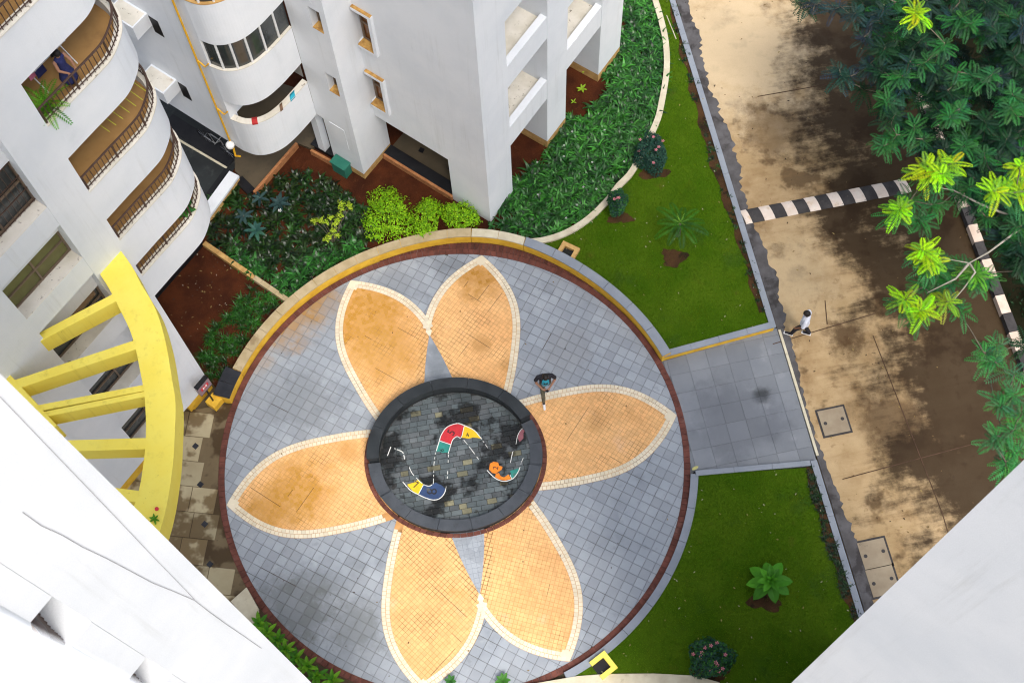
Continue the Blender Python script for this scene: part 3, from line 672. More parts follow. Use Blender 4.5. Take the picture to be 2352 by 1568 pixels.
kerb_line('lawn_kerb', 'short grey kerb between nearer lawn and walkway', tuple(Vector(g1)+d_*.02-Vector((.2, 0))), g2, .16, .136, 'coping_grey', 'coping_grey', 3)
kerb_line('walkway_kerb', 'thin cream kerb where the walkway meets the road', W2(1787, 757, .03), W2(1875, 1046, .03), .08, .035, 'coping_cream', 'coping_cream', 5)
# grey walkway
wk = MB().prism([W2(1524, 828), W2(1787, 752), W2(1876, 1058), W2(1594, 1083)]+[pol(R1+.0, a) for a in np.linspace(aW, aR, 14)], -.10, -.012, (.6, .6, .6)).build('walkway', 'walk_grey', None, kind='structure')
wpoly = [W2(1524, 829), W2(1591, 1083), W2(1875, 1058), W2(1784, 754)]
if sum(wpoly[i][0]*wpoly[(i+1) % 4][1]-wpoly[(i+1) % 4][0]*wpoly[i][1] for i in range(4)) < 0: wpoly = wpoly[::-1]
o_ = Vector(W2(1700, 920)); u_ = RA; v_ = RB
for i in range(-6, 7):
    for j in range(-8, 9):
        q = [o_+u_*((i+a)*.62)+v_*((j+b)*.62) for a, b in ((.004, .004), (.996, .004), (.996, .996), (.004, .996))]
        q = [tuple(p) for p in q]
        if sum(q[k][0]*q[(k+1) % 4][1]-q[(k+1) % 4][0]*q[k][1] for k in range(4)) < 0: q = q[::-1]
        q = clip(q, wpoly)
        if len(q) < 3 or parea(q) < .01: continue
        c = Vector((sum(p[0] for p in q)/len(q), sum(p[1] for p in q)/len(q)))
        if (c-PC).length < R1+.02: continue
        cc = random.uniform(.9, 1.08); mb = MB(); piece(mb, q, -.03, random.uniform(-.003, .001), .004, (cc, cc, cc)); mb.build('walkway_slab', 'walk_grey', wk)
# flagged path at the left
pth = [W2(395, 900), W2(445, 940), W2(535, 925)]+[pol(R1, a) for a in np.linspace(aL, aB+360-1, 30)]+[W2(1000, 1640), W2(560, 1640), W2(150, 1500), W2(100, 1100)]
pt_ = MB().prism(pth, -.10, -.014, (.4, .35, .3)).build('path', 'path_flag', None, kind='structure')
o_ = Vector(W2(455, 1060)); u_ = Vector((.10, .995)).normalized(); v_ = Vector((u_.y, -u_.x)); n_fl = 0
for i in range(-10, 7):
    for j in range(-8, 12):
        q = [tuple(o_+u_*((i+a)*.78)+v_*((j+b)*.78+(i % 2)*.2)) for a, b in ((.014, .014), (.986, .014), (.986, .986), (.014, .986))]
        c = Vector((sum(p[0] for p in q)/4, sum(p[1] for p in q)/4))
        if not inpoly(np.array([c]), pth)[0] or min((Vector(p)-PC).length for p in q) < R1+.01: continue
        if sum(q[k][0]*q[(k+1) % 4][1]-q[(k+1) % 4][0]*q[k][1] for k in range(4)) < 0: q = q[::-1]
        cc = random.uniform(.85, 1.12); mb = MB(); piece(mb, q, -.04, random.uniform(-.004, .001), .004, (cc, cc, cc*.98)); mb.build('path_flag', 'path_flag', pt_)
for (u, v) in ((449, 1024), (460, 1112), (470, 1203), (482, 1295), (500, 1385)):
    c = Vector(W2(u, v)); mb = MB(); q = [tuple(c+Vector((.11*math.cos(DEG(a+8)), .11*math.sin(DEG(a+8))))) for a in (0, 90, 180, 270)]
    piece(mb, q, -.02, .008, .003, None); mb.build('inset_tile', 'coping_dark', pt_)
# concrete walk at the bottom edge
MB().prism([W2(1240, 1568), W2(1326, 1552, .1), W2(1393, 1547, .1), W2(1501, 1546, .1), W2(1596, 1551, .1), W2(1651, 1566, .1), W2(1700, 1600), W2(1700, 1760), W2(1100, 1760), W2(1100, 1590)], -.1, .135).build('concrete_walk', 'coping_cream', None, kind='structure')
# ================================================================= APARTMENT BLOCK AT THE LEFT
LO = Vector((-10.92, 14.16)); LT = Vector((.566, .824)); LN = Vector((.824, -.566))
def LB(s, m): p = LO+LT*s+LN*m; return (p.x, p.y)
TOP = 26.0
lb = thing('apartment_block', 'white apartment block with curved railed balconies behind the yellow pergola', 'building')
def lbox(name, m_, s0, s1, a0, a1, z0, z1, parent=lb): return MB().box(LO, LT, LN, s0, s1, a0, a1, z0, z1).build(name, m_, parent)
lbox('wall', 'wall_white', 0, .99, -.60, 0, .42, TOP); lbox('base_band', 'kerb_yellow', 0, .99, -.60, .003, -.1, .42)
lbox('wall', 'wall_white', -9, -1.93, -.60, 0, .42, TOP); lbox('base_band', 'kerb_yellow', -9, -1.93, -.60, .003, -.1, .42)
lbox('wall', 'wall_white', -1.93, 0, -.75, -.60, .0, TOP)
lbox('wall', 'wall_white', -9, .99, -5, -.751, 6.6, TOP); lbox('wall', 'wall_white', -9, .99, -5, -.751, 0, 6.6)
def window(parent, wall_o, ax, ay, x0, x1, y, z0, z1, glass, frame='window_frame', nx=2, nz=2, ft_=.05, dp=.05):
    w = MB().box(wall_o, ax, ay, x0, x1, y-.02, y-.006, z0, z1).build('window', glass, parent)
    mb = MB(); 
    for i in range(nx+1):
        x = x0+(x1-x0)*i/nx; a = max(x0, x-ft_/2 if 0 < i < nx else (x if i == 0 else x-ft_)); mb.box(wall_o, ax, ay, a, a+ft_, y, y+dp, z0, z1)
    for i in range(nz+1):
        z = z0+(z1-z0)*i/nz; b = (z if i == 0 else z-ft_ if i == nz else z-ft_/2); mb.box(wall_o, ax, ay, x0+ft_, x1-ft_, y+.004, y+dp-.004, b, b+ft_)
    mb.build('frame', frame, w); return w
bayw = [(13.05, 14.75), (10.58, 11.65), (7.55, 8.70), (4.35, 5.40), (1.25, 2.40)]
for k, (z0, z1) in enumerate(bayw):
    window(lb, LO, LT, LN, -1.93, 0, -.42, z0, z1, 'glass_dark' if k in (0, 2, 3, 4) else 'curtain_green', nx=2, nz=2)
    lo_ = bayw[k+1][1] if k+1 < len(bayw) else 0.0
    lbox('wall', 'wall_white', -1.93, 0, -.60, -.30, lo_, z0-.86)                       # wall over the next window
    lbox('ledge_front', 'wall_white', -1.93, 0, -.60, -.02, z0-.86, z0-.03)
    lbox('ledge_top', 'ledge_dirty', -1.925, -.005, -.44, -.024, z0-.03, z0-.004)
    # security grille on the top window
    if k == 0:
        g = MB()
        for i in range(13): s = -1.86+i*.15; g.box(LO, LT, LN, s, s+.014, -.34, -.326, z0, z1)
        for z in (z0+.05, z0+.55, z0+1.05, z1-.08): g.box(LO, LT, LN, -1.93, 0, -.345, -.321, z, z+.018)
        g.build('window_grille', 'rail_metal', lb)
lbox('wall', 'wall_white', -1.93, 0, -.60, -.30, 14.75, TOP)
# balconies
cur = smooth_line([Vector(p) for p in ((.99, 0), (1.8, 0), (2.6, .01), (3.02, -.02), (3.44, -.18), (3.74, -.38), (3.97, -.68), (4.10, -1.05), (4.14, -1.5), (4.14, -2.0))], 5)
cin = offset(cur, .16)
if LB(*cin[3])[0] > LB(*cur[3])[0]: cin = offset(cur, -.16)
OUT = [LB(*p) for p in cur]; INN = [LB(*p) for p in cin]
bands = [(6.68, 7.90), (8.49, 9.89), (10.93, 12.25), (13.72, 15.03), (16.57, 17.95), (19.5, 20.9), (22.4, 23.8)]
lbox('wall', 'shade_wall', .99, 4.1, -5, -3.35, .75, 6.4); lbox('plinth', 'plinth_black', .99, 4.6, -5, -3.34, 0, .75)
lbox('wall', 'wall_white', .99, 4.0, -5, -2.05, 6.68, TOP)
MB().prism([LB(*p) for p in cin]+[LB(3.9, -5), LB(.99, -5)], 6.45, 6.67).build('soffit', 'wall_white', lb)
BAL = []
for z0, z1 in bands:
    MB().band(OUT, INN, z0, z1).build('parapet', 'wall_white', lb)
    cap = MB().band([LB(*p) for p in offset(cur, .02 if INN[0] != OUT[0] and (Vector(offset(cur, .02)[3])-Vector(cin[3])).length > .16 else -.02)], INN, z1, z1+.03).build('parapet_cap', 'ledge_dirty', lb)
    fl = z1-.32
    MB().prism([LB(*p) for p in cin]+[LB(.99, -2.05)], fl-.12, fl).build('floor', 'balcony_floor', lb)
    # railing
    mid = offset(cur, .05) if (Vector(offset(cur, .05)[3])-Vector(cin[3])).length < .16 else offset(cur, -.05)
    R = [Vector(LB(*p)) for p in mid]
    rail = MB().tube([(p.x, p.y, z1+.55) for p in R], .028, 6).build('railing', 'rail_metal', lb)
    MB().tube([(p.x, p.y, z1+.10) for p in R], .014, 5).build('bottom_rail', 'rail_metal', rail)
    bm_ = MB().box((0, 0), (1, 0), (0, 1), -.008, .008, -.008, .008, 0, .54).mesh('baluster', 'rail_metal')
    pm_ = MB().box((0, 0), (1, 0), (0, 1), -.02, .02, -.02, .02, 0, .55).mesh('rail_post', 'rail_metal')
    acc = 0; nxt = .05; cnt = 0
    for i in range(len(R)-1):
        seg = (R[i+1]-R[i]).length
        while nxt <= acc+seg:
            p = R[i].lerp(R[i+1], (nxt-acc)/seg); post = cnt % 8 == 0
            if z1 < 18.5: inst('rail_post' if post else 'baluster', pm_ if post else bm_, rail, (p.x, p.y, z1+.02), math.atan2(LT.y, LT.x))
            nxt += .125; cnt += 1
        acc += seg
    BAL.append((z1, fl))
MB().tube([(*LB(4.1, -2.3), 18), (*LB(4.25, -2.2), 15), (*LB(4.3, -2.0), 13.0), (*LB(4.45, -2.1), 11.2), (*LB(4.3, -2.4), 9)], .012, 4).build('loose_cable', 'cable', lb)

# ================================================================= BUILDING AT THE TOP
CO = Vector((-1.83, 20.63)); CU = Vector((-.824, .566)); CN = Vector((-.566, -.824)); CV = Vector((.552, .834)); CI = Vector((-.834, .552))
def CB(a, b): p = CO+CU*a+CN*b; return (p.x, p.y)
cb = thing('apartment_building', 'white apartment building with open ledges and rounded glazed corner, top centre', 'building')
CT = 17.0
def cbox(name, m_, a0, a1, b0, b1, z0, z1, parent=cb): return MB().box(CO, CU, CN, a0, a1, b0, b1, z0, z1).build(name, m_, parent)
# left face
cbox('wall', 'wall_white', 0.0, 1.50, -.40, 0, .0, CT); cbox('wall', 'wall_white', 1.50, 3.72, -.40, 0, 2.62, CT)
wz = [(3.45, 5.05), (6.55, 8.15), (9.65, 11.25), (12.75, 14.35)]
prev = 2.62
for z0, z1 in wz:
    cbox('wall', 'wall_white', 3.72, 4.34, -.40, 0, prev, z0); prev = z1
    w = window(cb, CO, CU, CN, 3.72, 4.28, -.20, z0, z1, 'glass_brown', nx=1, nz=2)
    sr = MB().box(CO, CU, CN, 3.60, 3.72, -.06, .11, z0-.12, z1+.14)
    sr.box(CO, CU, CN, 3.72, 4.30, -.06, .11, z0-.12, z0-.02); sr.box(CO, CU, CN, 3.72, 4.30, .0, .11, z1+.02, z1+.14); sr.build('surround', 'wall_white', w)
    MB().box(CO, CU, CN, 3.725, 4.295, -.20, .108, z0-.02, z0+.012).build('sill', 'sill_rust', w)
    MB().box(CO, CU, CN, 3.61, 4.295, .004, .105, z1+.14, z1+.155).build('hood', 'sill_rust', w)
cbox('wall', 'wall_white', 3.72, 4.34, -.40, 0, prev, CT)
cbox('reveal', 'wall_white', 1.40, 1.50, -1.2, -.401, 0, 2.62)
# ground floor void and its floor
MB().prism([CB(1.5, -.42), CB(4.3, -.42), CB(4.3, -6), CB(1.5, -6)], .0, .215).build('lobby_floor', 'stilt_floor', cb)
cbox('threshold', 'plinth_black', 1.5, 4.34, -.42, -.02, 0, .30); cbox('brick_edging', 'brick_edge', 1.50, 4.30, -.02, .07, 0, .33)
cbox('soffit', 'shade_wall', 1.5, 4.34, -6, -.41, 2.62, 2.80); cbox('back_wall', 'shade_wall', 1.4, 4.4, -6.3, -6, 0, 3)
for a in (2.2, 3.4):
    c = Vector(CB(a, -.85)); mb = MB(); piece(mb, [tuple(c+Vector((.12*math.cos(DEG(t+20)), .12*math.sin(DEG(t+20))))) for t in (0, 90, 180, 270)], .2, .228, .003, None); mb.build('inset_tile', 'plinth_black', cb)
# projecting wing
for z0, z1 in ((.40, 4.78), (5.72, 7.9), (8.85, 11.0), (11.9, CT)): cbox('wall', 'wall_white', 4.34, 5.60, -.40, 1.02, z0, z1)
for z0, z1 in ((4.78, 5.72), (7.9, 8.85), (11.0, 11.9)):
    cbox('wall', 'wall_white', 4.34, 4.55, -.40, 1.02, z0, z1); cbox('wall', 'wall_white', 4.95, 5.60, -.40, 1.02, z0, z1); cbox('wall', 'wall_white', 4.55, 4.95, -.4, .6, z0, z1)
    w = window(cb, CO, CU, CN, 4.55, 4.95, .72, z0, z1, 'glass_dark', nx=1, nz=1); MB().box(CO, CU, CN, 4.552, 4.948, .72, 1.03, z0, z0+.014).build('sill', 'sill_rust', w)
cbox('stained_base', 'rust_base', 4.34, 5.60, -.40, 1.022, .0, .40)
cbox('wall', 'wall_white', 5.60, 5.86, .60, 1.02, 2.65, CT)
for z in (1.55, 9.1): cbox('access_panel', 'wall_white', 4.75, 5.35, 1.022, 1.035, z, z+1.15)
cbox('back_wall', 'shade_wall', 5.6, 7.5, -1.2, -1.0, 0, 3)
cbox('column', 'wall_white', 5.98, 6.25, .75, 1.02, .1, 2.65)
# rounded corner block
ccur = smooth_line([Vector(p) for p in ((6.95, 3.34), (6.52, 3.24), (6.19, 2.98), (5.97, 2.58), (5.88, 2.05), (5.865, 1.5), (5.865, 1.025))], 5)
cinn = offset(ccur, .18)
if Vector(cinn[10])[0] < Vector(ccur[10])[0]: cinn = offset(ccur, -.18)
CO_, CI_ = [CB(*p) for p in ccur], [CB(*p) for p in cinn]
cbox('wall', 'wall_white', 6.95, 14, 3.05, 3.34, 2.65, CT)
bz = [(2.65, 4.45), (5.45, 7.20), (8.42, 10.2), (11.4, 13.2), (14.4, CT)]
for k, (z0, z1) in enumerate(bz):
    MB().band(CO_, CI_, z0, z1).build('parapet', 'wall_white', cb)
    MB().band([CB(*p) for p in offset(ccur, -.015 if cinn is not None else 0)], CI_, z1, z1+.025).build('parapet_cap', 'rust_base' if k == 2 else 'ledge_dirty', cb)
    MB().prism(CI_+[CB(13, 1.02), CB(13, 3.04), CB(6.95, 3.04)], z0+.05, z0+.2).build('floor', 'stilt_floor', cb)
    if k+1 < len(bz):
        zt = bz[k+1][0]
        jam = MB().box(CO, CU, CN, 6.951, 7.0, 2.4, 3.05, z1, zt).build('jamb', 'wall_white', cb)
        if k != 0:
            gl = offset(ccur, .07); gl = gl if Vector(gl[10])[0] > Vector(ccur[10])[0] else offset(ccur, -.07); gi = offset(ccur, .09); gi = gi if Vector(gi[10])[0] > Vector(ccur[10])[0] else offset(ccur, -.09)
            for i in range(0, len(ccur)-1, 5):
                j = min(i+5, len(ccur)-1)
                pn = MB().band([CB(*p) for p in gl[i:j+1]], [CB(*p) for p in gi[i:j+1]], z1+.03, zt).build('glass_panel', 'glass_dark', cb)
                p = CB(*offset(ccur, .05 if Vector(offset(ccur, .05)[10])[0] > Vector(ccur[10])[0] else -.05)[i]); MB().tube([(*p, z1+.02), (*p, zt)], .035, 6).build('mullion', 'frame_white', pn)
cbox('back_wall', 'shade_wall', 6.0, 13, 1.0, 1.02, 4.6, CT)
# ledges on the flat wall
for z in (4.3, 7.55, 10.8):
    l = cbox('ledge', 'wall_white', 8.95, 9.95, 3.341, 3.95, z, z+.55); cbox('ledge_top', 'ledge_dirty', 9.0, 9.9, 3.4, 3.9, z+.55, z+.56, l)
    cbox('recess', 'plinth_black', 8.6, 8.94, 3.341, 3.35, z-.3, z+.45)  # flat black plate on the wall, painting the dark void by the ledge
# yellow pipe with branches and the lamp at its foot
pp = MB().tube([(*CB(7.32, 3.42), 3.0), (*CB(7.32, 3.42), CT)], .032, 8).build('gas_pipe', 'pipe_yellow', cb)
for z in (7.05, 4.6, 10.1): MB().tube([(*CB(7.32, 3.42), z+.25), (*CB(7.05, 3.42), z+.12), (*CB(6.93, 3.36), z+.3)], .024, 6).build('pipe_branch', 'pipe_yellow', pp)
MB().tube([(*CB(7.28, 3.42), 2.75), (*CB(7.22, 3.5), 2.3), (*CB(7.05, 3.45), 2.35)], .035, 6).build('pipe_branch', 'pipe_yellow', pp)
MB().ball((*CB(7.28, 3.5), 2.88), .14, 14, 8).build('wall_lamp', 'lamp_white', cb, smooth=True)
# right face: corner pier, fins, beams and ledges
def rbox(name, m_, s0, s1, i0, i1, z0, z1, parent=cb): return MB().box(CO, CV, CI, s0, s1, i0, i1, z0, z1).build(name, m_, parent)
rbox('wall', 'wall_white', .002, 1.28, .001, .62, 0.45, CT); rbox('stained_base', 'wall_white', .003, 1.28, .001, .62, 0, .45)
for s0, s1 in ((3.32, 4.40), (6.40, 7.75)):
    rbox('fin', 'wall_white', s0, s1, 0, 1.45, .50, CT); rbox('stained_base', 'rust_base', s0, s1, .0, 1.45, 0, .50)
beams = [(3.0, 4.02), (6.15, 7.18), (9.25, 10.3), (12.4, 13.4), (15.5, CT)]
for s0, s1, dz in ((1.28, 3.32, 0), (4.40, 6.40, .2)):
    for k, (z0, z1) in enumerate(beams):
        rbox('beam', 'wall_white', s0, s1, .02, .24, z0+dz, min(z1+dz, CT)); rbox('ledge_floor', 'ledge_dirty', s0, s1, .241, 1.45, z1+dz-.32, z1+dz-.22)
    rbox('back_wall', 'wall_white', s0, s1, 1.45, 1.6, 3.0, CT)
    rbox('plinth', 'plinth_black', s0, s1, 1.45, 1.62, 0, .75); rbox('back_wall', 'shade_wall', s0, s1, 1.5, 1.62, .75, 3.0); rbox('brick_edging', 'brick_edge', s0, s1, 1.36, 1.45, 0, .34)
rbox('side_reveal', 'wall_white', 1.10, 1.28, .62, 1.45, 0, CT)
MB().prism([tuple(CO+CV*7.74+CI*1.45), tuple(CO+CV*7.74+CI*8), tuple(CO+CV*1.3+CI*8), tuple(CO+CV*1.3+CI*1.61)], 3.0, CT-.01).build('light_leak_fill', 'wall_white', cb)  # unseen solid fill added to keep light from leaking through the building
MB().prism([tuple(CO+CV*7.70+CI*1.6), tuple(CO+CV*7.70+CI*8), tuple(CO+CV*5.3+CI*8), tuple(CO+CV*5.3+CI*1.65)], 0, 3.0).build('light_leak_fill', 'shade_wall', cb)
# paved floor under the building beside the passage, low wall, brick edges
zf = .215
MB().prism([W2(540, 392, zf), W2(583, 442, zf), W2(682, 328, zf), W2(716, 342, zf), CB(6.0, -1), CB(10, 0), W2(535, 300, zf)], .0, zf).build('undercroft_floor', 'stilt_floor', None, kind='structure')
MB().prism([W2(300, 150, .1), W2(500, 150, .1), W2(600, 330, .1), W2(540, 385, .1), W2(455, 500, .1), W2(300, 420, .1)], -.05, .10).build('driveway', 'stilt_dark', None, kind='structure')
def strip(name, m_, a, b, w, z0, z1, label=None, cat=None, parent=None, kind=None):
    a, b = Vector(W2(*a, z1)), Vector(W2(*b, z1)); d = (b-a).normalized(); n_ = Vector((-d.y, d.x))*w/2
    return MB().prism([tuple(a+n_), tuple(b+n_), tuple(b-n_), tuple(a-n_)], z0, z1).build(name, m_, parent, label=label, cat=cat, kind=kind)
strip('black_gutter', 'plinth_black', (385, 275), (535, 370), .55, .0, .13, kind='structure')
strip('driveway_line', 'coping_cream', (395, 312), (520, 385), .07, .0, .135, kind='structure')
lw = thing('low_wall', 'low white stained wall between driveway and planting bed', 'wall')
strip('wall_body', 'rust_base', (538, 400), (470, 495), .34, 0, .45, parent=lw); strip('wall_top', 'wall_white', (538, 398), (469, 493), .38, .451, .56, parent=lw)
strip('black_gutter', 'plinth_black', (525, 390), (452, 490), .30, .0, .132, kind='structure')
strip('brick_edging', 'brick_edge', (583, 441), (681, 328), .09, 0, .36, 'orange brick edging beside the rounded corner undercroft', 'edging')
strip('brick_edging', 'brick_edge', (714, 344), (768, 374), .09, 0, .34, 'orange brick edging at the green box', 'edging')
strip('black_gutter', 'plinth_black', (548, 410), (578, 440), .3, .0, .23, kind='structure'); strip('black_gutter', 'plinth_black', (720, 322), (775, 352), .35, .0, .26, kind='structure')

# ================================================================= YELLOW PERGOLA
pg = thing('pergola', 'yellow curved concrete pergola with radiating beams on the white block', 'pergola')
ZA = 9.5
po = smooth_line([Vector(W2(u, v, ZA)) for u, v in ((256,548),(300,607),(325,654),(357,709),(380,784),(395,871),(403,924),(401,1004),(397,1066),(385,1149),(367,1221),(330,1330),(285,1430))], 4)
pi_ = smooth_line([Vector(W2(u, v, ZA)) for u, v in ((212,600),(232,633),(250,662),(277,714),(305,777),(327,879),(334,939),(335,1004),(330,1059),(320,1121),(300,1185),(262,1290),(215,1390))], 4)
MB().band(po, pi_, ZA-.78, ZA).build('arch_beam', 'yellow_paint', pg)
for (a, b, w, side) in (((90,775),(262,684),.22,0), ((44,880),(309,792),.24,0), ((82,938),(331,890),.15,0), ((94,952),(331,904),.13,0), ((165,1023),(333,1018),.27,0), ((280,1135),(318,1140),.27,0)):
    p, q = Vector(W2(*a, ZA-.02)), Vector(W2(*b, ZA-.02)); d = (q-p).normalized(); p = p-d*.25; q = q+d*.05; n_ = Vector((-d.y, d.x))*w/2
    MB().prism([tuple(p+n_), tuple(q+n_), tuple(q-n_), tuple(p-n_)], ZA-.62, ZA-.02-(.02 if w < .14 else 0)).build('beam', 'yellow_paint', pg)
p, q = Vector(W2(-60, 790, ZA)), Vector(W2(120, 985, ZA)); d = (q-p).normalized(); n_ = Vector((-d.y, d.x))*.13
MB().prism([tuple(p+n_), tuple(q+n_), tuple(q-n_), tuple(p-n_)], ZA-.72, ZA-.01).build('wall_beam', 'yellow_paint', pg)

# ================================================================= THE NEAR TOWERS
E1 = Vector((5*math.cos(DEG(137.9)), 5*math.sin(DEG(137.9)))); D1 = Vector((-.566, -.824)); N1 = Vector((.824, -.566)); E2 = E1+D1*1.02
t1 = thing('near_tower', 'near white tower wall with curved brown railings, lower left', 'building')
MB().box(E1, D1, N1, 0, 1.02, -6, 0, 0, 46).build('wall', 'wall_white', t1)
MB().box(E1, D1, N1, 1.021, 5, -6, -2.6, 0, 46).build('wall', 'wall_white', t1)
zt_ = 26.3
pl = [Vector(W2(u, v, zt_)) for u, v in ((-110,1190),(-40,1245),(5,1290),(75,1370),(125,1430),(165,1482))]
pl = [pl[0]-N1*1.0]+pl+[D1*d_+N1*n_ for d_, n_ in ((.98, -4.62), (1.6, -4.5), (2.6, -4.5), (4.2, -4.5))]
tc = smooth_line(pl, 6); ti = offset(tc, .16)
tmid = D1*2.5-N1*7
if (Vector(ti[24])-tmid).length > (Vector(tc[24])-tmid).length: ti = offset(tc, -.16)
for k in range(8):
    z1 = zt_-3*k+3 if k else zt_+3
    MB().band(tc, ti, z1-1.9, z1).build('parapet', 'wall_white', t1)
    MB().prism([tuple(p) for p in tc[:37]]+[tuple(E2+D1*.003), tuple(E2+D1*.003-N1*2.5)], z1-1.9, z1-.004).build('ledge', 'wall_white', t1)
    MB().prism(list(ti)+[tuple(E1+D1*4.8-N1*2.6), tuple(E2-N1*2.6)], z1-.45, z1-.30).build('floor', 'balcony_floor', t1)
    md = offset(tc, .06) if (Vector(offset(tc, .06)[24])-Vector(ti[24])).length < .16 else offset(tc, -.06)
    rl = MB().tube([(p[0], p[1], z1+.55) for p in md], .035, 8).build('railing', 'rail_grey', t1, smooth=True)
    bm_ = MB().box((0, 0), (1, 0), (0, 1), -.012, .012, -.012, .012, 0, .54).mesh('baluster', 'rail_metal')
    for i in range(0, len(md)-1):
        a, b = Vector(md[i]), Vector(md[i+1]); L_ = (b-a).length; n_ = max(1, int(L_/.12))
        for j in range(n_):
            p = a.lerp(b, j/n_)
            if 1 <= k <= 4: inst('baluster', bm_, rl, (p.x, p.y, z1), 0)
rods = thing('steel_rods', 'three bright steel rods standing behind the near tower railing', 'rods')
for k, (u, v) in enumerate(((20, 1332), (32, 1338), (8, 1335))):
    a = W(u, v, zt_-.2); MB().tube([a, a+Vector((0, 0, 1.25-.2*k))], .016, 8).build('rod', 'steel', rods)
hg = thing('hanging_cable', 'thin dark cable looped down the near white tower', 'cable', 'cables on the near tower')
def on_tower(u, v, off=.012):
    r = W(u, v, 0)-Vector((0, 0, H)); o = Vector((*(E1+N1*off), 0)); nn_ = Vector((N1.x, N1.y, 0)); k = (o-Vector((0, 0, H))).dot(nn_)/r.dot(nn_); return Vector((0, 0, H))+r*k
pts = [(52,1176),(95,1207),(140,1227),(190,1256),(245,1282),(300,1311),(350,1338),(400,1358),(447,1378),(480,1404),(520,1433),(560,1460),(600,1488)]
MB().tube([on_tower(*p) for p in pts], .0028, 5).build('cable', 'cable', hg)
h2 = thing('hanging_cable', 'straight thin cable stretched down the near white tower', 'cable', 'cables on the near tower')
MB().tube([on_tower(*p) for p in ((0,911),(125,1041),(255,1176),(350,1276),(447,1376))], .002, 5).build('cable', 'cable', h2)
# right-hand tower
F1 = Vector((5*math.cos(DEG(41.75)), 5*math.sin(DEG(41.75)))); FD = Vector((math.cos(DEG(-40)), math.sin(DEG(-40)))); FB = Vector((math.cos(DEG(40)), math.sin(DEG(40))))
t2 = thing('near_wall', 'near plain white tower wall, lower right', 'building')
MB().box(F1, FD, FB, 0, 7, 0, 6, 0, 46).build('wall', 'wall_white', t2)
# parapet right in front of the viewer
zp = 37.75
pr = thing('near_parapet', 'bright white parapet edge in the bottom left corner', 'parapet')
a = [W2(u, v, zp) for u, v in ((-160,1330),(22,1416),(100,1458),(175,1493),(312,1566),(520,1690))]
MB().prism(a+[W2(520, 1900, zp), W2(-160, 1900, zp)], zp-.12, zp).build('slab', 'wall_white', pr)
# ================================================================= BEDS AND LAWNS
from mathutils.geometry import tessellate_polygon
def ground_sheet(name, pts, z0, z, m_):
    vs = [(p[0], p[1], z) for p in pts]; tri = tessellate_polygon([[Vector(v) for v in vs]]); n = len(vs); mb = MB()
    up = [t if (Vector(vs[t[1]])-Vector(vs[t[0]])).cross(Vector(vs[t[2]])-Vector(vs[t[0]])).z > 0 else t[::-1] for t in tri]
    mb.add(vs+[(p[0], p[1], z0) for p in pts], [tuple(t) for t in up]+[(i, (i+1) % n, (i+1) % n+n, i+n) for i in range(n)])
    return mb.build(name, m_, None, kind='structure')
cream_out = smooth_line([Vector(W2(u, v, .3)) for u, v in ((1206,563),(1251,558),(1301,542),(1351,512),(1396,470),(1426,432),(1461,392),(1511,292),(1526,240),(1538,162),(1536,100),(1526,50),(1513,5),(1495,-50),(1470,-120))], 4)
ci2 = offset(cream_out, .2)
if Vector(ci2[20]).x > Vector(cream_out[20]).x: ci2 = offset(cream_out, -.2)
ck = thing('bed_kerb', 'cream curved kerb between grassy planting bed and lawn', 'kerb')
for i in range(0, len(cream_out)-1, 6):
    j = min(i+6, len(cream_out)-1); MB().band(cream_out[i:j+1], ci2[i:j+1], -.05, .34+random.uniform(-.004, .004)).build('kerb_stone', 'coping_cream', ck)
bed = [pol(R2-.12+kbump(a), a) for a in np.linspace(aK-2, aL-.5, 50)]+[W2(478, 868), W2(330, 640), W2(250, 300), W2(300, -150), W2(1480, -160)]+[tuple(p) for p in cream_out[::-1]]
ground_sheet('planting_bed', bed, -.10, .09, 'soil_red')
lawn1 = [pol(R2-.12+kbump(a), a) for a in np.linspace(aR, aK, 30)]+[tuple(p) for p in cream_out[0:]]+[W2(1548, -150, .3), W2(1545, 0, .25), W2(1772, 738, .25), W2(1527, 812, .25)]
ground_sheet('lawn', lawn1, -.10, .25, 'lawn_base')
lawn2 = [pol(R2-.15, a) for a in np.linspace(aW, aB, 30)]+[W2(1330, 1556, .1), W2(1600, 1560, .1), W2(1700, 1620, .1), W2(2010, 1500, .1), W2(1872, 1072, .1), W2(1600, 1090, .1)]
ground_sheet('lawn', lawn2, -.10, .09, 'lawn_base')
def ragged(path, w0, w1, seed, z, nm, m_, side=1):
    r = random.Random(seed); L = []
    P = [Vector(p) for p in path]; a = []; b = []
    for i in range(len(P)-1):
        d = (P[i+1]-P[i]); n = max(2, int(d.length/.16)); t = d.normalized(); nn_ = Vector((-t.y, t.x))*side
        for k in range(n):
            p = P[i]+d*k/n; a.append(tuple(p)); b.append(tuple(p+nn_*(w0+(w1-w0)*(.5+.5*math.sin(len(a)*.7+seed))*.6+r.uniform(0, w1-w0)*.4)))
    return MB().prism(a+b[::-1], z-.05, z).build(nm, m_, None, kind='structure'), a+b[::-1]
sg = [W2(1548, -20, .26), W2(1611, 230, .26), W2(1658, 392, .26), W2(1701, 512, .26), W2(1738, 624, .26), W2(1764, 727, .26)]
_, strip1 = ragged(sg, .20, .36, 2, .262, 'soil_strip', 'soil_brown', -1)
sg2 = [W2(1868, 1070, .1), W2(1905, 1200, .1), W2(1945, 1320, .1), W2(1990, 1450, .1)]
_, strip2 = ragged(sg2, .20, .36, 4, .102, 'soil_strip', 'soil_brown', -1)
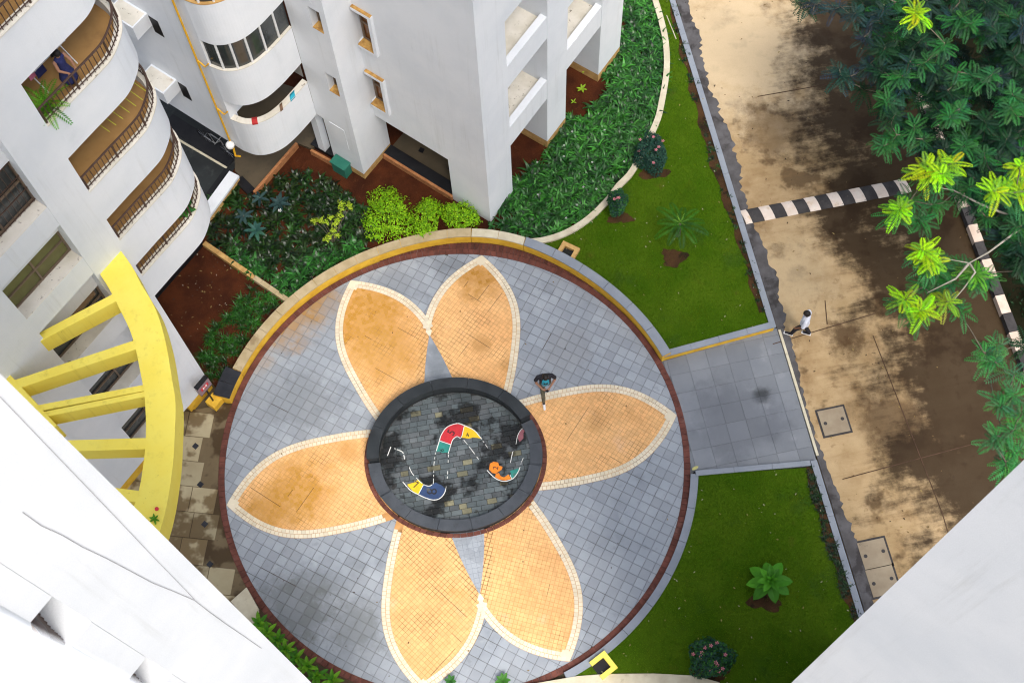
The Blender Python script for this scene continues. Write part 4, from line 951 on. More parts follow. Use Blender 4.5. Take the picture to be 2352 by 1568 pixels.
def patch(u, v, z, rx, ry, seed):
    c = Vector(W2(u, v, z)); r = random.Random(seed); pts = []
    for k in range(28): a = k/28*2*math.pi; q = 1+.2*math.sin(3*a+seed)+r.uniform(-.15, .15); pts.append((c.x+rx*q*math.cos(a), c.y+ry*q*math.sin(a)))
    return pts
patches = [patch(1548, 592, .25, .40, .32, 1), patch(1500, 395, .25, .45, .3, 2), patch(1425, 500, .25, .4, .22, 3), patch(1758, 1375, .09, .45, .35, 4), patch(1632, 1545, .09, .5, .3, 6)]
for k, pp_ in enumerate(patches): MB().prism(pp_, .0, .258 if k < 3 else .098).build('bare_soil', 'soil_brown', None, kind='structure')
def grass(name, poly, z, dens, excl, label):
    A = parea(poly); P = scatter(poly, int(A*dens)); keep = np.ones(len(P), bool)
    for e in excl: keep &= ~(inpoly(P, e) & (RNG.random(len(P)) < .82))
    P = P[keep]; n = len(P); h = RNG.uniform(.025, .06, n); a = RNG.uniform(0, 6.283, n); ln = RNG.uniform(.0, .05, n); wdt = .008
    tx, ty = np.cos(a), np.sin(a); b = RNG.uniform(0, 6.283, n)
    V = np.zeros((n, 3, 3)); V[:, 0] = np.c_[P[:, 0]-tx*wdt, P[:, 1]-ty*wdt, np.full(n, z-.01)]; V[:, 1] = np.c_[P[:, 0]+tx*wdt, P[:, 1]+ty*wdt, np.full(n, z-.01)]
    V[:, 2] = np.c_[P[:, 0]+np.cos(b)*ln, P[:, 1]+np.sin(b)*ln, z+h]
    c = RNG.uniform(.75, 1.35, (n, 1)); C = np.hstack([c*RNG.uniform(.85, 1.3, (n, 1)), c, c])
    link(name, arr_mesh(name, V.reshape(-1, 3), np.arange(n*3).reshape(-1, 3), 'grass_blade', C), None, label, None, None, 'stuff')
grass('lawn_grass', lawn1, .25, 1500, [strip1]+patches[:3], 'short green turf of the larger lawn')
grass('lawn_grass', lawn2, .09, 1500, [strip2]+patches[3:], 'short green turf of the nearer lawn')

# ---- strap-leaved ground cover
def strap_plants(name, poly, z, n, blades, length, cols, label, excl=(), keepfn=None, wid=.036):
    P = scatter(poly, n)
    for e in excl: P = P[~(inpoly(P, e) & (RNG.random(len(P)) < .88))]
    P = P[np.hypot(P[:, 0]-PC.x, P[:, 1]-PC.y) > R2+.22+.24*np.exp(-((np.degrees(np.arctan2(P[:, 1]-PC.y, P[:, 0]-PC.x))-82)/20)**2)]
    V, F, C = [], [], []; k = 0
    for x, y in P:
        cc = np.array(random.choice(cols))*random.uniform(.7, 1.3); L0 = length*random.uniform(.65, 1.2)
        for b in range(blades):
            a = random.uniform(0, 6.283); L = L0*random.uniform(.6, 1.1); el_ = random.uniform(.35, 1.35); px, py = x+random.uniform(-.04, .04), y+random.uniform(-.04, .04)
            dx, dy = math.cos(a), math.sin(a); sx, sy = -dy, dx; w = wid*random.uniform(.7, 1.2); pts = []; hx = hz = 0; e = el_
            for s in range(4):
                ww = w*(1, 1.1, .75, .12)[s]; pts.append((px+dx*hx-sx*ww, py+dy*hx-sy*ww, z+hz)); pts.append((px+dx*hx+sx*ww, py+dy*hx+sy*ww, z+hz)); hx += math.cos(e)*L/3; hz += math.sin(e)*L/3; e -= .62
            V += pts; F += [(k, k+1, k+3, k+2), (k+2, k+3, k+5, k+4), (k+4, k+5, k+7, k+6)]; k += 8; q = cc*random.uniform(.35, 1.9); C += [q, q*1.1, q*1.3]  # wide tone spread puts leaf highlights and dark blades into the colour
    link(name, arr_mesh(name, np.array(V), np.array(F), 'strap_leaf', np.array(C)), None, label, None, None, 'stuff')
def DP(l, z=.1): return [W2(u, v, z) for u, v in l]
lir = DP([(1120,540),(1145,470),(1185,420),(1240,370),(1262,335),(1300,275),(1345,255),(1395,215),(1385,172),(1428,100),(1436,-60),(1488,-60),(1503,0),(1516,50),(1526,100),(1528,162),(1516,240),(1501,290),(1450,388),(1415,428),(1386,465),(1342,505),(1295,535),(1245,553),(1200,560)], .2)
bare = [DP([(1300,165),(1395,165),(1410,215),(1360,270),(1300,280)]), DP([(1180,330),(1250,310),(1265,360),(1215,400),(1180,400)])]
strap_plants('strap_leaf_plants', lir, .10, 1050, 14, .44, [(1, 1, 1), (.8, .95, .8), (1.5, 1.6, 1.2), (.55, .75, .7), (1.2, 1.5, .9)], 'dense strap leaved ground cover in the curved bed', bare)
mid = DP([(480,440),(530,420),(600,450),(660,390),(720,400),(800,440),(850,500),(850,575),(760,640),(690,680),(660,665),(560,600),(478,545)], .2)
strap_plants('dark_strap_plants', mid, .10, 330, 16, .40, [(.5, .26, .22), (.4, .28, .22), (.22, .22, .24), (.45, .45, .32)], 'dark strap leaved plants in the shaded bed')
front = DP([(640,645),(700,600),(760,560),(830,560),(860,590),(760,650),(690,695),(665,690),(560,610),(520,590),(540,560),(600,600)], .2)
strap_plants('strap_leaf_plants', front, .10, 130, 20, .42, [(.7, 1, .75), (.9, 1.2, .9), (.6, .8, .6)], 'green strap leaved clumps along the tan kerb')
left = DP([(655,700),(620,740),(560,820),(525,865),(470,860),(450,800),(500,740),(540,690),(580,660)], .2)
strap_plants('spiky_plants', left, .10, 130, 22, .34, [(.55, .7, .35), (.8, .95, .5), (.45, .5, .3), (.7, 1.0, .55)], 'small spiky grass clumps beside the red soil', wid=.010)
dv = thing('bed_divider', 'tan brick divider kerb across the left planting bed', 'kerb')
a, b = Vector(W2(468, 557, .3)), Vector(W2(668, 694, .3)); d = (b-a).normalized(); L_ = (b-a).length; nn_ = Vector((-d.y, d.x))
for i in range(12): MB().box(a, d, nn_, L_*i/12+.005, L_*(i+1)/12-.005, -.08, .08, 0, .30+random.uniform(-.006, .006)).build('kerb_stone', 'rust_base' if i < 7 else 'coping_tan', dv)

strap_plants('edge_tufts', strip1, .26, 170, 12, .16, [(.25, .22, .14), (.4, .4, .2), (.2, .3, .18)], 'small dark plants in the soil strip beside the larger lawn', wid=.010)
strap_plants('edge_tufts', strip2, .10, 110, 12, .16, [(.25, .22, .14), (.4, .4, .2), (.2, .3, .18)], 'small dark plants in the soil strip beside the nearer lawn', wid=.010)
# ---- shrubs
def leaf_cloud(mb_v, mb_f, mb_c, c, r, n, size, cols, hollow=.55, squash=1.0, lump=0.25, seed=0):
    rr = random.Random(seed); k = len(mb_v); ph = [rr.uniform(0, 6.28) for _ in range(6)]
    for _ in range(n):
        th = math.acos(rr.uniform(-.25, 1)); p = rr.uniform(0, 6.283)
        q = 1+lump*(math.sin(3*p+ph[0]+2*th)+math.sin(5*p+ph[1]-3*th)*.7+math.sin(7*th+ph[2]))/2
        rad = rr.uniform(hollow, 1)**.6*q
        x, y, zz = math.sin(th)*math.cos(p)*rad*r[0], math.sin(th)*math.sin(p)*rad*r[1], max(math.cos(th), -.2)*rad*r[2]*squash
        o = Vector((c[0]+x, c[1]+y, c[2]+zz)); nrm = (Vector((x, y, zz+.5*r[2])).normalized()+Vector((rr.uniform(-.7, .7), rr.uniform(-.7, .7), rr.uniform(-.4, .7)))).normalized()
        t = nrm.cross(Vector((rr.uniform(-1, 1), rr.uniform(-1, 1), rr.uniform(-1, 1)))).normalized(); b_ = nrm.cross(t); s = size*rr.uniform(.6, 1.3)
        mb_v += [tuple(o-t*s), tuple(o+b_*s*.5), tuple(o+t*s), tuple(o-b_*s*.5)]; mb_f.append((k, k+1, k+2, k+3)); k += 4
        cc = rr.choice(cols); f = rr.uniform(.75, 1.2); mb_c.append((cc[0]*f, cc[1]*f, cc[2]*f))
def shrub(name, label, px, z0, r, n, size, cols, mt_='leaf_tree', flowers=0, group=None, lumps=None, cat='shrub', fcol='flower_pink', seed=1, off=None):
    c = W(px[0], px[1], z0); t = thing(name, label, cat, group); V, F, C = [], [], []
    for (dx, dy, dz, k) in (lumps or [(0, 0, 0, 1)]): leaf_cloud(V, F, C, (c.x+dx, c.y+dy, z0+dz), (r[0]*k, r[1]*k, r[2]*k), int(n*k*k/(len(lumps) if lumps else 1)*1.2), size, cols, seed=seed+int(dx*50)+int(dy*31))
    link('foliage', arr_mesh('foliage', np.array(V), np.array(F), mt_, np.array(C)), t)
    st = MB()
    for k in range(5): a = k*1.25+seed; st.tube([(c.x, c.y, z0-.35 if z0 > .5 else .05), (c.x+.4*r[0]*math.cos(a), c.y+.4*r[1]*math.sin(a), z0+r[2]*.5)], [.018, .008], 5)
    st.build('stems', 'bark', t)
    rr = random.Random(seed)
    for k in range(flowers):
        a, e = rr.uniform(0, 6.28), rr.uniform(.3, 1.3); p = Vector((c.x+r[0]*1.02*math.cos(a)*math.cos(e), c.y+r[1]*1.02*math.sin(a)*math.cos(e), z0+r[2]*1.03*math.sin(e)))
        mb = MB()
        for q in range(5): b_ = q*1.2566; mb.add([p, p+Vector((.045*math.cos(b_-.4), .045*math.sin(b_-.4), .02)), p+Vector((.06*math.cos(b_), .06*math.sin(b_), .03)), p+Vector((.045*math.cos(b_+.4), .045*math.sin(b_+.4), .02))], [(0, 1, 2, 3)])
        mb.build('flower', fcol, t)
    return t
LIME = [(.30, .58, .012), (.22, .50, .008), (.38, .66, .018), (.16, .40, .01)]
shrub('lime_shrub', 'largest bright lime green shrub in the middle bed', (893, 500), .35, (.74, .86, .75), 5200, .042, LIME, lumps=[(0, .0, 0, 1), (-.25, .6, .0, .6), (.40, -.25, .05, .6), (-.40, -.35, 0, .58), (.1, .35, .25, .6)], seed=3)
shrub('lime_shrub', 'medium lime green shrub between two larger lime shrubs', (978, 502), .35, (.50, .62, .6), 2600, .04, LIME, lumps=[(0, 0, 0, 1), (.12, .35, .05, .6), (-.1, -.4, 0, .6)], seed=11)
shrub('lime_shrub', 'low rounded lime green shrub touching the building corner', (1054, 496), .35, (.62, .46, .50), 2600, .04, LIME, lumps=[(0, 0, 0, 1), (.35, -.1, -.05, .6), (-.25, .1, .05, .65)], seed=17)
# straggly yellow-green shrub
sg_ = thing('straggly_shrub', 'straggly yellow green shrub with thin branches in the dark bed', 'shrub'); V, F, C = [], [], []; st = MB(); base = W(768, 560, .1)
for (u, v) in ((722,508),(735,505),(748,512),(755,545),(748,552),(765,530),(775,505),(780,495),(783,468),(785,480),(800,470),(805,475),(760,500),(770,515),(775,540)):
    p = W(u, v, .75); st.tube([base, base.lerp(p, .5)+Vector((0, 0, .25)), p], [.014, .009, .005], 5)
    leaf_cloud(V, F, C, p, (.13, .13, .1), 60, .035, [(.42, .58, .03), (.33, .50, .03), (.5, .62, .05)], .1, seed=u)
link('foliage', arr_mesh('foliage', np.array(V), np.array(F), 'leaf_tree', np.array(C)), sg_); st.build('branches', 'bark', sg_)
DK = [(.02, .075, .05), (.015, .05, .04), (.03, .10, .06)]; MD = [(.03, .13, .03), (.045, .18, .03), (.02, .09, .025)]
shrub('flowering_shrub', 'dark leaved shrub with pink flowers on the cream kerb', (1495, 355), .5, (.50, .62, .75), 2200, .045, DK, flowers=9, group='pink flowering shrubs', seed=4)
shrub('flowering_shrub', 'narrow dark green shrub with few pink flowers by the cream kerb', (1417, 470), .5, (.30, .42, .70), 1400, .042, DK+MD, flowers=3, group='pink flowering shrubs', seed=5)
shrub('flowering_shrub', 'bright green shrub with pink flowers on the nearer lawn', (1632, 1510), .45, (.60, .52, .60), 2400, .05, MD+DK, flowers=12, group='pink flowering shrubs', seed=6)

# ---- leaves as strips
def paddle(mb, base, az, elev, L, wd, col, bend=.5, fold=.25, n=6):
    base = Vector(base); e = elev; p = base.copy(); side = Vector((-math.sin(az), math.cos(az), 0)); rows = []
    for i in range(n+1):
        t = i/n; w = wd*math.sin(math.pi*min(.08+t*.92, 1.0))**.8*(1 if i < n else .05); up = Vector((-math.cos(az)*math.sin(e), -math.sin(az)*math.sin(e), math.cos(e)))
        rows.append((p-side*w+up*fold*w, p.copy(), p+side*w+up*fold*w)); p = p+Vector((math.cos(az)*math.cos(e), math.sin(az)*math.cos(e), math.sin(e)))*L/n; e -= bend/n
    vs = [q for r in rows for q in r]; fs = []
    for i in range(n): k = i*3; fs += [(k, k+1, k+4, k+3), (k+1, k+2, k+5, k+4)]
    mb.add(vs, fs, col)
def frond(V, F, C, base, az, elev, L, wd, col, bend=1.0, pairs=9, tip=None):
    p = Vector(base); e = elev; k = len(V); rr = random
    side0 = Vector((-math.sin(az), math.cos(az), 0)); prev = p.copy()
    for i in range(pairs):
        t = (i+.6)/pairs; d = Vector((math.cos(az)*math.cos(e), math.sin(az)*math.cos(e), math.sin(e))); p = p+d*L/pairs; e -= bend/pairs
        w = wd*(math.sin(math.pi*(.18+.74*t))**.7); hw = L/pairs*.42
        for s in (-1, 1):
            o = (side0*s*.92+d*.42+Vector((0, 0, -.18))).normalized(); k = len(V)
            V += [tuple(p), tuple(p+o*w*.5+d*hw), tuple(p+o*w), tuple(p+o*w*.5-d*hw)]; F.append((k, k+1, k+2, k+3)); f = rr.uniform(.8, 1.2); C.append((col[0]*f, col[1]*f, col[2]*f))
    return p
def plant_paddles(name, label, px, z, spec, cols, cat='plant', group=None, stem=None):
    c = W(px[0], px[1], z); t = thing(name, label, cat, group)
    for (n, L, wd, el_, z_, bd, fd) in spec:
        for k in range(n):
            mb = MB(); cc = random.choice(cols); f = random.uniform(.85, 1.2); paddle(mb, (c.x, c.y, z+z_), k*6.283/n+random.uniform(-.2, .2)+n, el_+random.uniform(-.15, .15), L*random.uniform(.85, 1.1), wd, tuple(x*f for x in cc), bd, fd); mb.build('leaf', 'leaf_tree', t)
    if stem: MB().tube([(c.x, c.y, .05), (c.x, c.y, z+.02)], [stem, stem*.7], 7).build('stem', 'bark', t)
    return t
BT = [(.035, .075, .075), (.045, .095, .09), (.025, .06, .06)]
plant_paddles('frangipani', 'blue green broad leaved plant with one white flower in dark bed', (642, 468), .75, [(7, .42, .065, .35, 0, .7, .2), (6, .3, .05, .8, .03, .6, .2)], BT, stem=.025)
fp = W(643, 484, .95); mb = MB()
for q in range(5): b_ = q*1.2566; mb.add([fp, fp+Vector((.05*math.cos(b_-.4), .05*math.sin(b_-.4), .02)), fp+Vector((.075*math.cos(b_), .075*math.sin(b_), .03)), fp+Vector((.05*math.cos(b_+.4), .05*math.sin(b_+.4), .02))], [(0, 1, 2, 3)])
mb.build('flower', 'flower_white', [o for o in COL.objects if o.name.startswith('frangipani')][0])
plant_paddles('frangipani', 'paler green broad leaved plant, lower of the leafy plants in dark bed', (588, 530), .7, [(8, .40, .06, .3, 0, .7, .2), (5, .28, .045, .8, .03, .6, .2)], [(.05, .15, .10), (.04, .12, .10)], stem=.025)
plant_paddles('frangipani', 'small dark broad leaved plant left of the leafy plants', (560, 497), .6, [(7, .36, .055, .3, 0, .7, .2)], BT, stem=.02)
plant_paddles('frangipani', 'small dark broad leaved plant near the black gutter', (597, 455), .55, [(6, .32, .05, .3, 0, .7, .2)], BT, stem=.02)
plant_paddles('seedling', 'lime seedling on bare red soil between two white fins', (1337, 205), .2, [(6, .22, .035, .5, 0, .6, .2)], [(.30, .50, .03)], group='lime seedlings')
plant_paddles('seedling', 'lime seedling against the stained fin base', (1348, 160), .2, [(5, .24, .035, .5, 0, .6, .2)], [(.30, .48, .03)], group='lime seedlings')
plant_paddles('seedling', 'smallest lime seedling beside the black recess', (1317, 235), .2, [(4, .14, .02, .5, 0, .6, .2)], [(.30, .50, .03)], group='lime seedlings')
GR = [(.06, .25, .012), (.08, .30, .015), (.05, .20, .012)]
plant_paddles('fishtail_palm', 'bright green broad leaved palm on the nearer lawn', (1768, 1335), .45, [(8, .68, .17, .12, 0, .75, .25), (7, .46, .10, .65, .12, .7, .4), (6, .26, .05, 1.0, .2, .5, .4)], GR, cat='palm', stem=.05)
fpal = thing('feather_palm', 'feathery green palm on the larger lawn', 'palm'); V, F, C = [], [], []; c = W(1562, 515, 1.0)
for k in range(11): frond(V, F, C, c, k*.571+.2, .55+random.uniform(-.15, .2), 0.92*random.uniform(.8, 1.1), .17, random.choice([(.03, .13, .006), (.04, .16, .008), (.03, .11, .015)]), 1.3, 22)
for k in range(6): frond(V, F, C, c+Vector((0, 0, .05)), k*1.05, 1.1, .35, .03, (.22, .42, .05), .5, 8)
link('fronds', arr_mesh('fronds', np.array(V), np.array(F), 'leaf_tree', np.array(C)), fpal); MB().tube([(c.x, c.y, .2), (c.x, c.y, 1.0)], [.09, .05], 8).build('trunk', 'bark', fpal)

# ---- roadside trees
LM, LG, MG, DG, TG = (.36, .62, .006), (.05, .21, .055), (.028, .140, .034), (.010, .045, .017), (.020, .052, .046)
ros = [(2100,25,8.2,LM),(2068,478,8.0,LM),(2165,400,8.4,LM),(2130,382,8.2,LM),(2190,372,8.3,LM),(2282,438,8.6,LM),(2345,380,8.4,LM),(2350,440,8.4,LM),(2118,572,7.6,LM),(2140,600,7.3,LM),(2082,688,7.2,LM),(2112,712,7.0,LM),(2180,692,6.8,(.2,.38,.02)),(2240,627,6.8,(.10,.3,.03)),
 (2170,100,7.8,MG),(2130,140,7.2,MG),(2182,270,7.6,MG),(2205,250,7.4,MG),(2290,75,7.5,DG),(2280,170,7.4,MG),(2060,310,6.6,MG),(2030,335,6.4,MG),(2100,288,6.8,MG),(2120,320,6.6,MG),(2200,165,7.0,MG),(2245,180,7.0,MG),(2262,352,7.3,MG),(2215,335,7.2,MG),(2320,245,7.4,MG),(2330,130,7.2,DG),(2230,430,7.2,MG),(2195,440,7.0,MG),(2110,500,7.2,MG),(2090,460,7.4,MG),(2140,470,7.0,MG),(2320,540,6.8,MG),(2345,520,7.0,MG),(2140,640,6.4,MG),(2185,650,6.4,MG),(2235,650,6.6,MG),(2270,640,6.5,MG),(2215,610,6.4,MG),(2195,700,6.2,MG),(2160,610,6.8,MG),(2120,660,6.5,MG),
 (1835,5,6.0,DG),(1880,8,6.2,TG),(1965,30,6.8,TG),(2000,50,6.6,TG),(1985,85,6.4,TG),(2030,20,6.8,TG),(1930,15,6.4,TG),(1928,160,6.0,TG),(1955,175,6.0,TG),(2000,145,6.4,TG),(2020,160,6.4,TG),(1975,200,5.6,DG),(2070,155,6.4,DG),(2075,190,6.2,TG),(2120,175,6.2,TG),(2110,215,6.2,DG),(2150,210,6.4,DG),(2160,180,6.5,TG),(2035,255,5.8,DG),(2060,250,5.8,TG),
 (2285,830,6.2,LG),(2260,810,6.0,LG),(2300,790,6.0,LG),(2330,860,6.2,LG),(2345,790,5.6,DG),(2300,935,6.4,LG),(2330,905,6.6,LG),(2290,1000,6.4,LG),(2330,985,6.6,LG),(2348,950,6.6,LG),(2310,1060,6.2,LG),(2345,1030,6.2,LG),(2330,1090,6.0,LG)]
rr = random.Random(12); reg = [(1930,-60),(1985,60),(2030,140),(2030,260),(2090,330),(2180,400),(2240,470),(2300,560),(2360,640),(2430,660),(2430,-60)]
RG = np.array(reg, float); cnt = 0
while cnt < 380:
    u, v = rr.uniform(1930, 2430), rr.uniform(-70, 660)
    if inpoly(np.array([[u, v]]), reg)[0]: ros.append((u, v, rr.uniform(4.4, 7.2), rr.choice((DG, DG, TG, MG, (.008, .035, .016))))); cnt += 1  # fill sprays: inner crown shade is put into their darker leaf colours
trunks = [((2170, 60), 'tall tree with blue green feathery leaves at the top of the road'), ((2330, 300), 'dense tree with lime new leaves behind the speed bump'), ((2420, 600), 'tree whose thin branch reaches out over the kerb blocks'), ((2440, 960), 'tree with green sprays beside the right white wall')]
TR = [Vector(W2(u, v)) for (u, v), _ in trunks]; TT = [thing('road_tree', lab, 'tree', 'trees along the far kerb') for _, lab in trunks]
TV = [([], [], [], MB()) for _ in TR]
for i, p in enumerate(TR): TV[i][3].tube([(p.x, p.y, 0), (p.x+.05, p.y, 2.2), (p.x, p.y+.1, 4.6)], [.17, .13, .09], 8)
NODES = [[Vector((p.x, p.y+.1, 3.0)), Vector((p.x, p.y+.1, 4.6))] for p in TR]
for (u, v, z, colr) in sorted(ros, key=lambda r: r[2]):
    p = W(u, v, z); i = min(range(4), key=lambda k: (TR[k]-p.xy).length+(0 if k != 3 or v > 700 else 50)+(0 if v < 700 or k == 3 else 50)+(40 if k == 2 and v < 500 else 0)); V, F, C, br = TV[i]
    near = [q for q in NODES[i] if (q-p).length > .3 and q.z < p.z+.1]; root = min(near, key=lambda q: (q-p).length) if near else Vector((TR[i].x, TR[i].y+.1, 4.6))
    md = root.lerp(p, .5)+Vector((rr.uniform(-.12, .12), rr.uniform(-.12, .12), -.12))
    br.tube([root, md, p-Vector((0, 0, .05))], [.022, .015, .008], 5); NODES[i].append(p.copy())
    big = 1.15 if colr is not LM else 1.25; tw = (p-md).normalized(); tw = (tw+Vector((rr.uniform(-.4, .4), rr.uniform(-.4, .4), .25))).normalized(); q0 = p-tw*.28; nl = rr.randint(13, 17)
    br.tube([p-tw*.3, p+tw*.02], [.010, .006], 4)
    for k in range(nl):
        t = k/(nl-1); az_ = k*2.4+u+rr.uniform(-.35, .35); o = q0+tw*.30*t
        frond(V, F, C, o, az_, rr.uniform(-.1, .25)+.65*t*t, big*rr.uniform(.30, .56)*(1-.45*t*t), big*rr.uniform(.095, .135)*(1-.3*t), tuple(c_*rr.uniform(.85, 1.15) for c_ in ((.17, .42, .02) if colr is LM and rr.random() < .35 else tuple(x*rr.uniform(.7, 1.35) for x in colr))), rr.uniform(.4, 1.2), 15 if z > 6.2 else 9)
    if colr is LM:      # older leaves below the new growth
        for k in range(11): frond(V, F, C, p-Vector((0, 0, .30))-tw*.1*rr.random(), k*2.4+.4+u, rr.uniform(-.15, .2), rr.uniform(.40, .66), .10, tuple(c_*rr.uniform(.8, 1.6) for c_ in MG), .8, 12)
bp_ = MB()
for pts in (((2440,470,6.2),(2330,535,6.9),(2270,580,7.0),(2226,604,7.0),(2160,592,7.1)), ((2226,604,7.0),(2240,625,6.9),(2215,660,6.6),(2190,690,6.5)), ((2330,500,6.4),(2250,468,6.9),(2190,437,7.1),(2150,430,7.4)), ((2226,604,7.0),(2195,640,6.8),(2130,672,6.8))):
    bp_.tube([W(*q) for q in pts], [.04*(1-.75*i/(len(pts)-1)) for i in range(len(pts))], 6)
bp_.build('branch', 'branch_pale', TT[2], smooth=True)
for i, t in enumerate(TT):
    V, F, C, br = TV[i]; link('crown', arr_mesh('crown', np.array(V), np.array(F), 'leaf_tree', np.array(C)), t); br.build('trunk', 'bark', t, smooth=True)
# shade shrubs under the trees
und = [road_pt(s0-14+k*1.1+random.uniform(-.3, .3), kw+random.uniform(1.0, 5)) for k in range(26)]
V, F, C = [], [], []
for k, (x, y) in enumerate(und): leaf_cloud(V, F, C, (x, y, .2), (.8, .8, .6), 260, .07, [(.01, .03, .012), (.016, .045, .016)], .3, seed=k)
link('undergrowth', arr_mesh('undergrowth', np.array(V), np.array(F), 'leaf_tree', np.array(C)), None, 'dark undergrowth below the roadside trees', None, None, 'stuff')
# ================================================================= PEOPLE
def person(name, label, origin, heading, bones, head, heights=1.0, hairfn=None, extra=None, voxel=.0085):
    """bones: (p, q, r0, r1, material); local frame: x right, y forward, z up; one continuous remeshed body"""
    mb = MB()
    for p, q, r0, r1, m_ in bones:
        p, q = Vector(p), Vector(q); mb.tube([p.lerp(q, t) for t in (0, .25, .5, .75, 1)], [r0+(r1-r0)*t for t in (0, .25, .5, .75, 1)], 12)
        mb.ball(p, r0*.98, 12, 8); mb.ball(q, r1*.98, 12, 8)
    me = mb.mesh('body_src', 'skin'); o = bpy.data.objects.new('body_src', me); COL.objects.link(o)
    md = o.modifiers.new('r', 'REMESH'); md.mode = 'VOXEL'; md.voxel_size = voxel; md2 = o.modifiers.new('s', 'SMOOTH'); md2.iterations = 4; md2.factor = .5
    dg = bpy.context.evaluated_depsgraph_get(); body = bpy.data.meshes.new_from_object(o.evaluated_get(dg)); bpy.data.objects.remove(o)
    names = []; 
    for b in bones:
        if b[4] not in names: names.append(b[4])
    body.materials.clear()
    for n in names: body.materials.append(MATS[n])
    cen = np.zeros(len(body.polygons)*3); body.polygons.foreach_get('center', cen); cen = cen.reshape(-1, 3); best = np.full(len(cen), 1e9); idx = np.zeros(len(cen), int)
    for p, q, r0, r1, m_ in bones:
        p, q = np.array(p, float), np.array(q, float); d = q-p; t = np.clip(((cen-p)@d)/(d@d+1e-9), 0, 1); dist = np.linalg.norm(cen-(p+t[:, None]*d), axis=1)-(r0+(r1-r0)*t)
        w = dist < best; best[w] = dist[w]; idx[w] = names.index(m_)
    body.polygons.foreach_set('material_index', idx.astype(np.int32)); body.polygons.foreach_set('use_smooth', np.ones(len(cen), bool)); body.update()
    root = thing(name, label, 'person'); root.location = origin; root.rotation_euler = (0, 0, heading); root.scale = (heights,)*3
    link('body', body, root)
    if hairfn: hairfn(root)
    return root
def hand(base, d, n_, m_, curl=.5):
    """palm and five fingers; d = pointing direction, n_ = palm normal"""
    base, d, n_ = Vector(base), Vector(d).normalized(), Vector(n_).normalized(); s = d.cross(n_).normalized(); B = [(base, base+d*.055, .030, .032, m_)]
    for k, (o, L) in enumerate(((-.028, .06), (-.010, .072), (.009, .068), (.027, .052))):
        r = base+d*.06+s*o; k1 = r+(d*math.cos(curl)+n_*math.sin(curl))*L*.5; k2 = k1+(d*math.cos(curl*2.2)+n_*math.sin(curl*2.2))*L*.5; B += [(r, k1, .0095, .009, m_), (k1, k2, .009, .008, m_)]
    r = base+d*.02-s*.032; k1 = r+(d*.6-s*.7+n_*.3).normalized()*.035; B += [(r, k1, .011, .010, m_), (k1, k1+(d*.9+n_*.4).normalized()*.03, .010, .009, m_)]
    return B
def head_bones(c, sk, fwd=(0, 1, 0)):
    c, f = Vector(c), Vector(fwd).normalized(); up = Vector((0, 0, 1)) if abs(f.z) < .9 else Vector((0, 1, 0)); up = (up-f*up.dot(f)).normalized(); s = f.cross(up)
    return [(c-up*.045+f*.02, c+up*.035-f*.01, .075, .088, sk), (c-up*.085+f*.045, c-up*.05+f*.035, .045, .06, sk), (c+f*.085-up*.01, c+f*.105-up*.025, .014, .016, sk), (c+s*.085, c+s*.092-up*.02, .02, .014, sk), (c-s*.085, c-s*.092-up*.02, .02, .014, sk)], up, s
def face(root, c, f, up, s):
    mb = MB(); mb.ball(c+f*.090+up*.012+s*.032, .010, 8, 5); mb.ball(c+f*.090+up*.012-s*.032, .010, 8, 5); mb.build('eyes', 'hair', root)
    MB().box((0, 0), (1, 0), (0, 1), -.02, .02, -.004, .004, -.004, .004).build('mouth', 'cloth_red', root).matrix_local = Matrix.Translation(c+f*.088-up*.062)@f.to_track_quat('Y', 'Z').to_matrix().to_4x4()
def hair_cap(root, c, f, up, s, r=.100, back=.035, low=-.2, long=0.0):
    V = MB(); seg, rg = 18, 8; vs = []; fs = []
    q = Matrix((s, f, up)).transposed()
    for i in range(rg+1):
        th = (math.pi*.56 if long == 0 else math.pi*.72)*i/rg
        for k in range(seg):
            ph = 2*math.pi*k/seg; front = math.sin(ph) > .25; tt = min(th, math.pi*.36) if front else th
            rr_ = r*(1+random.uniform(-.03, .03)); v = Vector((rr_*math.sin(tt)*math.cos(ph)*1.0, rr_*math.sin(tt)*math.sin(ph)*1.12-.012, rr_*math.cos(tt)*1.36)); vs.append(tuple(c+q@v))
    for i in range(rg):
        for k in range(seg): fs.append((i*seg+k, (i+1)*seg+k, (i+1)*seg+(k+1) % seg, i*seg+(k+1) % seg))
    V.add(vs, fs)
    if long:
        for k in range(22):
            a = math.pi+math.pi*k/21; b = c+q@Vector((r*.9*math.cos(a), r*.9*math.sin(a), .0)); V.tube([b, b-up*long*.5-f*.03, b-up*long*random.uniform(.8, 1.1)-f*.02], [.022, .024, .006], 6)
    V.build('hair', 'hair', root, smooth=True)
BK, TE, CM, SKN, WH, CB_ = 'cloth_black', 'cloth_teal', 'cloth_camo', 'skin', 'shoe_white', 'cloth_black'
